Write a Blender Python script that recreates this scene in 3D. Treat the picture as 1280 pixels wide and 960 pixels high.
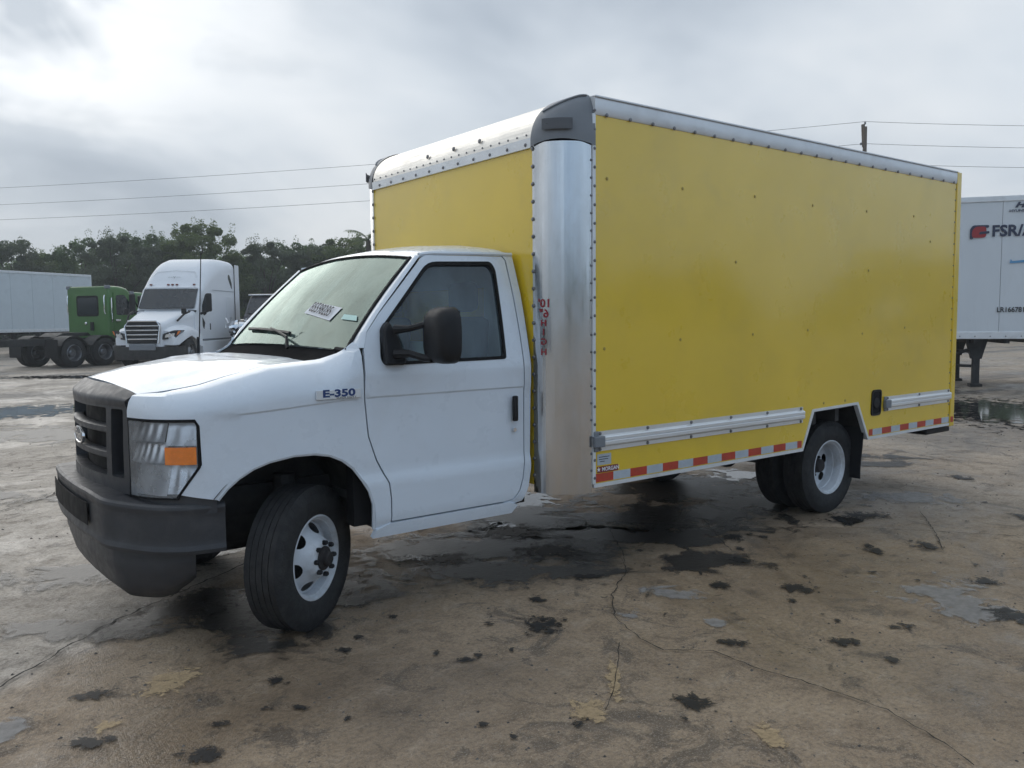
import bpy, bmesh, math, random
from math import sin, cos, pi, radians, sqrt, atan2, exp
from mathutils import Vector, Matrix
from mathutils.geometry import delaunay_2d_cdt
import numpy as np

for o in list(bpy.data.objects): bpy.data.objects.remove(o)
SC = bpy.context.scene
COL = SC.collection
random.seed(7)

# ------------------------------------------------------------------ camera
YAW, PITCH, ROLL = radians(37.2686), radians(-4.5114), radians(-0.484)
F = Vector((sin(YAW)*cos(PITCH), cos(YAW)*cos(PITCH), sin(PITCH)))
R0 = Vector((cos(YAW), -sin(YAW), 0)); U0 = R0.cross(F)
RV = R0*cos(ROLL)+U0*sin(ROLL); UV = U0*cos(ROLL)-R0*sin(ROLL)
cam = bpy.data.cameras.new('camera'); camo = bpy.data.objects.new('camera', cam); COL.objects.link(camo)
cam.sensor_width = 36; cam.lens = 1040.05/1280*36; cam.clip_end = 3000; cam.clip_start = .05
M = Matrix((RV, UV, -F)).transposed().to_4x4(); M.translation = (-0.8212, -4.873, 1.607)
camo.matrix_world = M
SC.camera = camo
SC.render.resolution_x, SC.render.resolution_y = 1024, 768

# ------------------------------------------------------------------ sky, sun, exposure
SUN_AZ, SUN_EL = radians(3), radians(27)
SUNV = Vector((sin(SUN_AZ)*cos(SUN_EL), cos(SUN_AZ)*cos(SUN_EL), sin(SUN_EL)))
SC.view_settings.view_transform = 'Standard'; SC.view_settings.look = 'None'
SC.view_settings.exposure = 0.32; SC.view_settings.gamma = 1.0
SC.render.engine = 'CYCLES'
SC.cycles.max_bounces = 6; SC.cycles.diffuse_bounces = 2; SC.cycles.glossy_bounces = 3; SC.cycles.transmission_bounces = 4; SC.cycles.transparent_max_bounces = 12
SC.cycles.use_adaptive_sampling = True; SC.cycles.adaptive_threshold = .025
SC.cycles.caustics_reflective = False; SC.cycles.caustics_refractive = False

class NT:
    """small helper round a node tree"""
    def __init__(s, tree): s.t = tree; s.n = tree.nodes; s.l = tree.links
    def node(s, typ, **kw):
        nd = s.n.new(typ)
        for k, v in kw.items():
            if hasattr(nd, k) and k not in nd.inputs: setattr(nd, k, v)
            else: s.set(nd.inputs[k], v)
        return nd
    def set(s, inp, v):
        if isinstance(v, bpy.types.NodeSocket): s.l.new(v, inp)
        else:
            if hasattr(inp.default_value, '__len__') and hasattr(v, '__len__'):
                if len(inp.default_value) == 4 and len(v) == 3: v = (*v, 1)
            inp.default_value = v
    def math(s, op, a, b=0.0, c=0.0, clamp=False):
        nd = s.n.new('ShaderNodeMath'); nd.operation = op; nd.use_clamp = clamp
        for i, v in enumerate((a, b, c)): s.set(nd.inputs[i], v)
        return nd.outputs[0]
    def vmath(s, op, a, b=(0, 0, 0)):
        nd = s.n.new('ShaderNodeVectorMath'); nd.operation = op
        s.set(nd.inputs[0], a); s.set(nd.inputs[1], b)
        return nd.outputs['Value'] if op in ('DOT_PRODUCT', 'LENGTH') else nd.outputs[0]
    def noise(s, vec, scale, detail=4, rough=.55, dist=0.0):
        nd = s.n.new('ShaderNodeTexNoise')
        if vec is not None: s.set(nd.inputs['Vector'], vec)
        nd.inputs['Scale'].default_value = scale; nd.inputs['Detail'].default_value = detail
        nd.inputs['Roughness'].default_value = rough; nd.inputs['Distortion'].default_value = dist
        return nd.outputs[0]
    def ramp(s, fac, stops, interp='LINEAR'):
        nd = s.n.new('ShaderNodeValToRGB'); nd.color_ramp.interpolation = interp
        e = nd.color_ramp.elements
        while len(e) < len(stops): e.new(.5)
        for i, (p, c) in enumerate(stops):
            e[i].position = p
            if not hasattr(c, '__len__'): c = (c, c, c)
            e[i].color = (*c, 1)
        s.set(nd.inputs[0], fac); return nd.outputs[0]
    def mix(s, fac, a, b, blend='MIX'):
        nd = s.n.new('ShaderNodeMix'); nd.data_type = 'RGBA'; nd.blend_type = blend
        s.set(nd.inputs[0], fac); s.set(nd.inputs[6], a); s.set(nd.inputs[7], b)
        return nd.outputs[2]
    def mapr(s, v, a, b, c=0.0, d=1.0):
        nd = s.n.new('ShaderNodeMapRange'); nd.clamp = True
        for i, q in enumerate((v, a, b, c, d)): s.set(nd.inputs[i], q)
        return nd.outputs[0]

W = bpy.data.worlds.new('World'); SC.world = W; W.use_nodes = True
nt = NT(W.node_tree); nt.n.clear()
out = nt.n.new('ShaderNodeOutputWorld'); bg = nt.n.new('ShaderNodeBackground'); bg.inputs[1].default_value = 0.1
sky = nt.n.new('ShaderNodeTexSky'); sky.sky_type = 'NISHITA'; sky.sun_disc = False
sky.sun_elevation = SUN_EL; sky.sun_rotation = SUN_AZ; sky.air_density = 1.2; sky.dust_density = .4
dirv = nt.node('ShaderNodeTexCoord').outputs['Generated']
sep = nt.node('ShaderNodeSeparateXYZ', Vector=dirv)
zc = nt.math('ADD', nt.math('MAXIMUM', sep.outputs[2], 0.0), 0.34)
comb = nt.node('ShaderNodeCombineXYZ', X=nt.math('DIVIDE', sep.outputs[0], zc), Y=nt.math('DIVIDE', sep.outputs[1], zc), Z=19.48)
n1 = nt.noise(comb.outputs[0], 1.35, 4, .54, .35)
n2 = nt.noise(dirv, 2.6, 2, .5, .2)
cl = nt.math('ADD', nt.math('MULTIPLY', n1, .70), nt.math('MULTIPLY', n2, .30))
cloud = nt.ramp(cl, [(.37, (3.8, 4.3, 4.95)), (.45, (4.9, 5.4, 6.0)), (.52, (5.7, 6.15, 6.65)), (.62, (6.9, 7.2, 7.5))])
# the cover is brighter and whiter towards the hidden sun, duller and bluer away from it
dt = nt.vmath('DOT_PRODUCT', dirv, tuple(SUNV))
away = nt.mapr(dt, -.75, .55)
tint = nt.mix(away, (.74, .92, 1.12), (1.0, 1.0, 1.0))
cloud = nt.mix(1.0, cloud, tint, 'MULTIPLY')
glow = nt.math('POWER', nt.math('MAXIMUM', dt, 0.0), 34.0)
brk = nt.math('ADD', nt.math('MULTIPLY', n1, .55), nt.math('MULTIPLY', nt.noise(comb.outputs[0], 4.2, 3, .55, .5), .45))
glow = nt.math('MULTIPLY', glow, nt.mapr(brk, .46, .56, .0, 1.0))
cloud2 = nt.mix(glow, cloud, (12.5, 12.6, 12.7))
# heavier cloud low over the horizon
low = nt.mapr(sep.outputs[2], 0.02, .24, .80, 1.0)
lowc = nt.node('ShaderNodeCombineXYZ', X=low, Y=low, Z=nt.math('ADD', nt.math('MULTIPLY', low, .95), .05))
cloud3 = nt.mix(1.0, cloud2, lowc.outputs[0], 'MULTIPLY')
full = nt.mix(.965, sky.outputs[0], cloud3)
nt.l.new(full, bg.inputs[0]); nt.l.new(bg.outputs[0], out.inputs[0])

sun = bpy.data.lights.new('sun', 'SUN'); sun.energy = 0.8; sun.angle = radians(50); sun.color = (1, .95, .87)
suno = bpy.data.objects.new('sun', sun); COL.objects.link(suno)
suno.rotation_euler = SUNV.to_track_quat('Z', 'Y').to_euler(); suno.location = SUNV*60

# ------------------------------------------------------------------ materials
MATS = {}
def new_mat(name):
    m = bpy.data.materials.new(name); m.use_nodes = True
    t = NT(m.node_tree); t.n.clear()
    return m, t, t.n.new('ShaderNodeOutputMaterial')
def mat(name, col, rough=.5, metal=0.0, var=.06, vscale=6.0, bump=0.0, bscale=60.0, coat=0.0, spec=.5, dirt=0.0, dirtcol=(.12, .10, .08), stretch=None, emit=None, rvar=.1):
    if name in MATS: return MATS[name]
    m, t, out = new_mat(name)
    b = t.n.new('ShaderNodeBsdfPrincipled')
    tc = t.node('ShaderNodeTexCoord').outputs['Object']
    if stretch: tc = t.vmath('MULTIPLY', tc, stretch)
    n = t.noise(tc, vscale, 5, .6)
    c0 = tuple(max(0, c*(1-var)) for c in col); c1 = tuple(min(1, c*(1+var)) for c in col)
    c = t.mix(t.mapr(n, .3, .7), c0, c1)
    if dirt:
        n2 = t.noise(tc, vscale*.45+1.3, 7, .65, .4)
        c = t.mix(t.mapr(n2, .52, .78, 0, dirt), c, dirtcol)
    t.set(b.inputs['Base Color'], c)
    n3 = t.noise(tc, vscale*2.3, 4, .6)
    t.set(b.inputs['Roughness'], t.mapr(n3, .3, .7, max(.02, rough-rvar), min(1, rough+rvar)))
    b.inputs['Metallic'].default_value = metal
    b.inputs['Specular IOR Level'].default_value = spec
    if coat: b.inputs['Coat Weight'].default_value = coat; b.inputs['Coat Roughness'].default_value = .035
    if bump:
        bp = t.node('ShaderNodeBump', Strength=bump, Distance=.01, Height=t.noise(tc, bscale, 3, .6))
        t.l.new(bp.outputs[0], b.inputs['Normal'])
    if emit: b.inputs['Emission Color'].default_value = (*emit, 1); b.inputs['Emission Strength'].default_value = 1
    if name == 'yellow_paint': b.inputs['Coat Roughness'].default_value = .09
    t.l.new(b.outputs[0], out.inputs[0]); MATS[name] = m; return m

def glass_mat(name, tint, film=0.0, filmcol=(.6, .7, .66), gloss=(.95, .97, 1)):
    m, t, out = new_mat(name)
    tr = t.node('ShaderNodeBsdfTransparent', Color=tint)
    gl = t.node('ShaderNodeBsdfGlossy', Color=gloss, Roughness=.02)
    fr = t.node('ShaderNodeFresnel', IOR=1.52)
    base = t.node('ShaderNodeMixShader', Fac=fr.outputs[0]); t.l.new(tr.outputs[0], base.inputs[1]); t.l.new(gl.outputs[0], base.inputs[2])
    if film:
        tc = t.node('ShaderNodeTexCoord').outputs['Object']
        n = t.noise(t.vmath('MULTIPLY', tc, (1.2, 2.6, .8)), 1.5, 5, .6, 1.2)
        df = t.node('ShaderNodeBsdfDiffuse', Color=filmcol); tl = t.node('ShaderNodeBsdfTranslucent', Color=filmcol)
        a = t.node('ShaderNodeMixShader', Fac=.35); t.l.new(df.outputs[0], a.inputs[1]); t.l.new(tl.outputs[0], a.inputs[2])
        mx = t.node('ShaderNodeMixShader', Fac=t.mapr(n, .34, .66, film*.30, min(1, film*1.7)))
        t.l.new(tr.outputs[0], mx.inputs[1]); t.l.new(a.outputs[0], mx.inputs[2])
        t.l.new(mx.outputs[0], base.inputs[1])
    t.l.new(base.outputs[0], out.inputs[0]); MATS[name] = m; return m

M_WHITE = mat('white_paint', (.70, .76, .83), .32, coat=.6, var=.025, vscale=2.5, dirt=.22, dirtcol=(.42, .40, .37))
M_YELLOW = mat('yellow_paint', (.79, .545, .028), .32, bump=.05, bscale=1.6, coat=1.0, var=.05, vscale=1.4, dirt=.25, dirtcol=(.44, .32, .06), rvar=.08)
M_ALU = mat('aluminium', (.66, .66, .66), .20, bump=.30, bscale=2.2, metal=1, var=.04, vscale=2.2, stretch=(2.5, 2.5, .7), rvar=.06, dirt=.35, dirtcol=(.42, .41, .39))
M_ALUCAP = mat('roof_cap_aluminium', (.74, .72, .68), .42, metal=.85, var=.05, vscale=5, stretch=(3, .4, 3))
M_RAIL = mat('white_rail', (.74, .76, .78), .4, metal=.3, var=.06, vscale=4, dirt=.3, dirtcol=(.3, .28, .26))
M_EXTR = mat('extruded_aluminium', (.80, .81, .82), .38, metal=.6, var=.04, vscale=3, stretch=(.3, 2, 2), dirt=.2, dirtcol=(.45, .44, .42))
M_CAPGREY = mat('grey_cap_plastic', (.20, .215, .235), .5, var=.08, vscale=7, bump=.08)
M_PLASTIC = mat('dark_grey_plastic', (.042, .043, .048), .46, var=.12, vscale=9, bump=.12, bscale=220, dirt=.35, dirtcol=(.12, .115, .11))
M_BLACK = mat('black_plastic', (.014, .014, .016), .5, var=.15, vscale=9, spec=.28)
M_SEAL = mat('black_rubber_seal', (.006, .006, .007), .7, spec=.25)
M_RUBBER = mat('tyre_rubber', (.020, .020, .021), .78, var=.3, vscale=12, bump=.35, bscale=90, dirt=.55, dirtcol=(.05, .046, .042))
M_CHASSIS = mat('chassis_black', (.028, .027, .027), .7, var=.4, vscale=9, dirt=.5, dirtcol=(.06, .048, .038))
M_RIMW = mat('white_steel_rim', (.60, .63, .67), .40, var=.10, vscale=14, dirt=.60, dirtcol=(.22, .19, .16))
M_RUST = mat('rusty_hub', (.022, .019, .019), .75, var=.5, vscale=40)
M_CHROME = mat('chrome', (.78, .79, .81), .12, metal=1, var=.03)
M_REFL = mat('headlight_reflector', (.90, .91, .93), .30, metal=.80, var=.02, vscale=8, rvar=.05)
M_AMBER = mat('amber_lens', (.92, .24, .04), .2, coat=.6, var=.15, vscale=30)
M_RED = mat('red_reflector', (.48, .055, .030), .4, var=.12, vscale=20, dirt=.3)
M_SILVER = mat('white_reflector', (.46, .51, .56), .4, var=.08, vscale=20, dirt=.3, dirtcol=(.3, .3, .3))
M_REDINK = mat('red_ink', (.32, .028, .04), .6, var=.15)
M_PAPER = mat('paper_sticker', (.80, .81, .84), .7, var=.03)
M_INK = mat('black_ink', (.012, .012, .016), .7)
M_BLUEINK = mat('blue_badge_ink', (.012, .045, .17), .35)
M_NAVY = mat('navy_lettering', (.035, .045, .085), .5, var=.15, vscale=12)
M_LIGHTBLUE = mat('light_blue_stripe', (.12, .32, .55), .5)
M_LABELRED = mat('maroon_label', (.20, .018, .022), .45)
M_SEAT = mat('grey_seat_cloth', (.11, .115, .125), .9, bump=.2)
M_INTER = mat('light_interior_trim', (.60, .66, .66), .8)
M_DASH = mat('dash_plastic', (.07, .072, .075), .7)
M_GLASS = glass_mat('clear_glass', (.95, .96, .97))
M_LENS = glass_mat('brightened_lamp_lens', (.97, .98, .99), .22, (.80, .83, .87))  # white film in the lens colour brightens the lamp evenly
M_SIDEGLASS = glass_mat('side_window_glass', (.86, .95, .96), .26, (.27, .36, .42))
M_FOGGLASS = glass_mat('fogged_windshield_glass', (.70, .82, .78), .36, (.30, .42, .38), (.72, .85, .80))
M_DARKGLASS = mat('dark_vehicle_glass', (.015, .022, .03), .06, var=.1, spec=.7)
M_SEMIWHITE = mat('semi_white_paint', (.78, .80, .83), .55, var=.015, vscale=.8, rvar=.02)
M_GREEN = mat('green_paint', (.050, .155, .032), .38, coat=.4, var=.10, vscale=2.5, dirt=.3, dirtcol=(.06, .12, .04))
M_TRAILER = mat('trailer_white_sheet', (.66, .70, .74), .42, var=.035, vscale=2.2, dirt=.30, dirtcol=(.45, .46, .46), stretch=(1, 1, .25))
M_TRAILER2 = mat('old_trailer_white_sheet', (.60, .65, .68), .5, var=.04, vscale=2, dirt=.4, dirtcol=(.42, .44, .45))
M_MAROON = mat('dark_maroon_paint', (.16, .145, .155), .3, coat=.4, var=.1)
M_WOOD = mat('weathered_pole_wood', (.12, .095, .075), .9, var=.3, vscale=14, stretch=(3, 3, .3))
M_WIRE = mat('wire_black', (.05, .052, .06), .7)
M_TRUNK = mat('bark', (.07, .055, .042), .9, var=.3, vscale=20)

def leaf_mat(name, a, b):
    m, t, out = new_mat(name)
    g = t.node('ShaderNodeNewGeometry'); oi = t.node('ShaderNodeObjectInfo')
    rnd = t.math('FRACT', t.math('ADD', g.outputs['Random Per Island'], t.math('MULTIPLY', oi.outputs['Random'], .5)))
    c = t.mix(rnd, a, b)
    b_ = t.n.new('ShaderNodeBsdfPrincipled'); t.set(b_.inputs['Base Color'], c); b_.inputs['Roughness'].default_value = .62
    b_.inputs['Specular IOR Level'].default_value = .3
    tl = t.node('ShaderNodeBsdfTranslucent', Color=t.mix(1.0, c, (1.5, 1.6, 1.2), 'MULTIPLY'))
    mx = t.node('ShaderNodeMixShader', Fac=.45); t.l.new(b_.outputs[0], mx.inputs[1]); t.l.new(tl.outputs[0], mx.inputs[2])
    t.l.new(mx.outputs[0], out.inputs[0]); MATS[name] = m; return m
M_LEAF = [leaf_mat('leaf_dark', (.070, .105, .052), (.110, .150, .075)), leaf_mat('leaf_grey', (.090, .108, .082), (.12, .138, .10)), leaf_mat('leaf_olive', (.082, .112, .050), (.13, .155, .070))]

# ------------------------------------------------------------------ mesh helpers
def new_obj(name, me, m=None, parent=None, loc=None, rot=None, kind=None):
    o = bpy.data.objects.new(name, me); COL.objects.link(o)
    if m is not None and me is not None and not me.materials: me.materials.append(m)
    if parent: o.parent = parent
    if loc: o.location = loc
    if rot: o.rotation_euler = rot
    if kind: o['kind'] = kind
    return o
def thing(name, label, cat, loc=(0, 0, 0), rz=0.0, group=None):
    o = new_obj(name, None, loc=loc, rot=(0, 0, rz)); o.empty_display_size = .3
    tag(o, label, cat, group); return o
def tag(o, label, cat=None, group=None):
    o['label'] = label
    if cat: o['category'] = cat
    if group: o['group'] = group
    return o
def copy_tree(o, parent=None):
    c = o.copy(); COL.objects.link(c); c.parent = parent
    for ch in o.children: copy_tree(ch, c)
    return c

class MB:
    def __init__(s): s.v = []; s.f = []
    def add(s, vs, fs):
        k = len(s.v); s.v += [tuple(v) for v in vs]; s.f += [tuple(i+k for i in f) for f in fs]; return s
    def box(s, x0, x1, y0, y1, z0, z1):
        if x0 > x1: x0, x1 = x1, x0
        if y0 > y1: y0, y1 = y1, y0
        if z0 > z1: z0, z1 = z1, z0
        return s.add([(x0, y0, z0), (x1, y0, z0), (x1, y1, z0), (x0, y1, z0), (x0, y0, z1), (x1, y0, z1), (x1, y1, z1), (x0, y1, z1)],
                     [(3, 2, 1, 0), (4, 5, 6, 7), (0, 1, 5, 4), (1, 2, 6, 5), (2, 3, 7, 6), (3, 0, 4, 7)])
    def prism(s, poly, f0, f1):
        """poly 2-D points, f0/f1 map (a,b) -> 3-D for the two ends"""
        n = len(poly)
        vs = [f0(*p) for p in poly]+[f1(*p) for p in poly]
        fs = [tuple(range(n-1, -1, -1)), tuple(range(n, 2*n))]+[(i, (i+1) % n, (i+1) % n+n, i+n) for i in range(n)]
        return s.add(vs, fs)
    def tube(s, pts, r, n=8, cap=True):
        pts = [Vector(p) for p in pts]; rs = r if hasattr(r, '__len__') else [r]*len(pts)
        k = len(pts); vs = []; up = Vector((0, 0, 1))
        for i, p in enumerate(pts):
            d = (pts[min(i+1, k-1)]-pts[max(i-1, 0)]).normalized()
            a = d.cross(up if abs(d.z) < .95 else Vector((1, 0, 0))).normalized(); b = d.cross(a)
            for j in range(n):
                t = 2*pi*j/n; vs.append(p+a*cos(t)*rs[i]+b*sin(t)*rs[i])
        fs = [(i*n+j, i*n+(j+1) % n, (i+1)*n+(j+1) % n, (i+1)*n+j) for i in range(k-1) for j in range(n)]
        if cap: fs += [tuple(range(n-1, -1, -1)), tuple(range((k-1)*n, k*n))]
        return s.add(vs, fs)
    def lathe(s, prof, n=40, c=(0, 0, 0), close=False):
        """prof (r, y): turned round the y axis"""
        k = len(prof); vs = []
        for r, y in prof:
            for j in range(n):
                t = 2*pi*j/n; vs.append((c[0]+r*cos(t), c[1]+y, c[2]+r*sin(t)))
        fs = [(i*n+j, (i+1)*n+j, (i+1)*n+(j+1) % n, i*n+(j+1) % n) for i in range(k-1) for j in range(n)]
        if close: fs += [tuple(range((k-1)*n, k*n)), tuple(range(n-1, -1, -1))]
        return s.add(vs, fs)
    def grid(s, fn, nu, nv, flip=False):
        vs = [fn(i/nu, j/nv) for i in range(nu+1) for j in range(nv+1)]
        q = nv+1
        fs = [(i*q+j, (i+1)*q+j, (i+1)*q+j+1, i*q+j+1) for i in range(nu) for j in range(nv)]
        if flip: fs = [f[::-1] for f in fs]
        return s.add(vs, fs)
    def loft(s, secs, cap=True):
        n = len(secs[0]); k = len(secs); vs = [p for q in secs for p in q]
        fs = [(i*n+j, (i+1)*n+j, (i+1)*n+(j+1) % n, i*n+(j+1) % n) for i in range(k-1) for j in range(n)]
        if cap: fs += [tuple(range(n)), tuple(range((k-1)*n, k*n))[::-1]]
        return s.add(vs, fs)
    def dome(s, c, nrm, r, h=None, n=8):
        c = Vector(c); d = Vector(nrm).normalized(); h = h or r*.6
        a = d.orthogonal().normalized(); b = d.cross(a); vs = []
        for rr, hh in ((1, 0), (.8, .6)):
            for j in range(n):
                t = 2*pi*j/n; vs.append(c+a*cos(t)*r*rr+b*sin(t)*r*rr+d*h*hh)
        vs.append(c+d*h)
        fs = [(j, (j+1) % n, n+(j+1) % n, n+j) for j in range(n)]+[(n+j, n+(j+1) % n, 2*n) for j in range(n)]
        return s.add(vs, fs)
    def mesh(s, name, sharp=35, recalc=True):
        me = bpy.data.meshes.new(name); me.from_pydata(s.v, [], s.f)
        if recalc:
            bm = bmesh.new(); bm.from_mesh(me); bmesh.ops.recalc_face_normals(bm, faces=bm.faces); bm.to_mesh(me); bm.free()
        if sharp is not None: me.shade_smooth(); me.set_sharp_from_angle(angle=radians(sharp))
        me.update(); return me
    def build(s, name, m, parent=None, loc=None, rot=None, bevel=0, solid=0, sharp=35, recalc=True, kind=None, seg=2):
        o = new_obj(name, s.mesh(name, sharp, recalc), m, parent, loc, rot, kind)
        if solid:
            q = o.modifiers.new('thickness', 'SOLIDIFY'); q.thickness = abs(solid); q.offset = -1 if solid > 0 else 1
            q = o.modifiers.new('split', 'EDGE_SPLIT'); q.split_angle = radians(50)
        if bevel:
            q = o.modifiers.new('edges', 'BEVEL'); q.width = bevel; q.segments = seg; q.limit_method = 'ANGLE'; q.angle_limit = radians(40)
            q.harden_normals = False
        return o

def pin(p, poly):
    x, y = p; c = False; n = len(poly)
    for i in range(n):
        x0, y0 = poly[i]; x1, y1 = poly[(i+1) % n]
        if (y0 > y) != (y1 > y) and x < (x1-x0)*(y-y0)/(y1-y0)+x0: c = not c
    return c
def resample(poly, res, closed=True):
    out = []; n = len(poly)
    for i in range(n if closed else n-1):
        a = Vector(poly[i]); b = Vector(poly[(i+1) % n]); k = max(1, int(math.ceil((b-a).length/res)))
        out += [tuple(a.lerp(b, j/k)) for j in range(k)]
    if not closed: out.append(tuple(poly[-1]))
    return out
def rounded(poly, rad, seg=4):
    out = []; n = len(poly); rads = rad if hasattr(rad, '__len__') else [rad]*n
    for i in range(n):
        p = Vector(poly[i]); a = Vector(poly[i-1])-p; b = Vector(poly[(i+1) % n])-p; r = min(rads[i], a.length*.48, b.length*.48)
        if r < 1e-4: out.append(tuple(p)); continue
        p0 = p+a.normalized()*r; p1 = p+b.normalized()*r
        for k in range(seg+1):
            t = k/seg; out.append(tuple(p0.lerp(p, t).lerp(p.lerp(p1, t), t)))
    return out
def panel_mesh(name, outline, fn, hint, res=.04, holes=(), lines=()):
    ol = resample(outline, res); hs = [resample(h, res) for h in holes]
    pts = [Vector(p) for p in ol]; ed = [(i, (i+1) % len(ol)) for i in range(len(ol))]
    for h in hs:
        k = len(pts); pts += [Vector(p) for p in h]; ed += [(k+i, k+(i+1) % len(h)) for i in range(len(h))]
    for L in lines:
        L = [p for p in resample(L, res, False) if pin(p, ol)]
        k = len(pts); pts += [Vector(p) for p in L]; ed += [(k+i, k+i+1) for i in range(len(L)-1)]
    arr = np.array([tuple(p) for p in pts])
    x0, y0 = arr.min(0); x1, y1 = arr.max(0)
    ny = int((y1-y0)/(res*.87))+1
    for j in range(ny+1):
        for i in range(int((x1-x0)/res)+2):
            p = (x0+(i+(.5 if j % 2 else 0))*res, y0+j*res*.87)
            if not pin(p, ol) or any(pin(p, h) for h in hs): continue
            if ((arr-p)**2).sum(1).min() < (res*.5)**2: continue
            pts.append(Vector(p))
    vs, es, fs, *_ = delaunay_2d_cdt(pts, ed, [], 1, 1e-6)
    fs = [f for f in fs if not any(pin(tuple(sum((vs[i] for i in f), Vector((0, 0)))/len(f)), h) for h in hs)]
    v3 = [Vector(fn(*v)) for v in vs]
    nn = Vector((0, 0, 0))
    for f in fs: nn += (v3[f[1]]-v3[f[0]]).cross(v3[f[2]]-v3[f[0]])
    if nn.dot(Vector(hint)) < 0: fs = [f[::-1] for f in fs]
    me = bpy.data.meshes.new(name); me.from_pydata([tuple(v) for v in v3], [], [tuple(f) for f in fs])
    me.shade_smooth(); me.set_sharp_from_angle(angle=radians(28)); me.update(); return me
def panel(name, outline, fn, hint, m, parent=None, res=.04, holes=(), lines=(), solid=.0, bevel=0):
    o = new_obj(name, panel_mesh(name, outline, fn, hint, res, holes, lines), m, parent)
    if solid:
        q = o.modifiers.new('thickness', 'SOLIDIFY'); q.thickness = solid; q.offset = -1
        q = o.modifiers.new('edges', 'EDGE_SPLIT'); q.split_angle = radians(40)
    if bevel:
        q = o.modifiers.new('edges', 'BEVEL'); q.width = bevel; q.segments = 2; q.limit_method = 'ANGLE'; q.angle_limit = radians(50)
    return o
def text_mesh(s, size, extrude=0.0, bold=0.0, shear=0.0, sx=1.0):
    cu = bpy.data.curves.new('lettering', 'FONT'); cu.body = s; cu.size = size; cu.extrude = extrude; cu.offset = bold; cu.shear = shear
    cu.align_x = 'CENTER'; cu.align_y = 'CENTER'; cu.resolution_u = 3
    o = bpy.data.objects.new('lettering', cu); COL.objects.link(o)
    dg = bpy.context.evaluated_depsgraph_get(); dg.update()
    me = bpy.data.meshes.new_from_object(o.evaluated_get(dg)); bpy.data.objects.remove(o)
    if sx != 1.0:
        for v in me.vertices: v.co.x *= sx
    me.materials.clear(); return me
def text(name, s, size, c, right, up, m, parent=None, **kw):
    me = text_mesh(s, size, **kw); x = Vector(right).normalized(); y = Vector(up).normalized(); z = x.cross(y)
    mw = Matrix((x, y, z)).transposed().to_4x4(); mw.translation = Vector(c); me.transform(mw)
    if mw.determinant() < 0: me.flip_normals()
    return new_obj(name, me, m, parent)
def catmull(pts, k=8):
    pts = [Vector(p) for p in pts]; out = []
    P = [pts[0]*2-pts[1]]+pts+[pts[-1]*2-pts[-2]]
    for i in range(1, len(P)-2):
        a, b, c, d = P[i-1:i+3]
        for j in range(k):
            t = j/k; out.append(.5*((2*b)+(c-a)*t+(2*a-5*b+4*c-d)*t*t+(3*b-a-3*c+d)*t**3))
    out.append(pts[-1]); return out
def lerp_tab(x, tab):
    if x <= tab[0][0]: return tab[0][1]
    for (a, p), (b, q) in zip(tab, tab[1:]):
        if x <= b:
            t = (x-a)/(b-a); return p+(q-p)*t
    return tab[-1][1]
def sstep(a, b, x):
    t = max(0, min(1, (x-a)/(b-a))); return t*t*(3-2*t)

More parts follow.
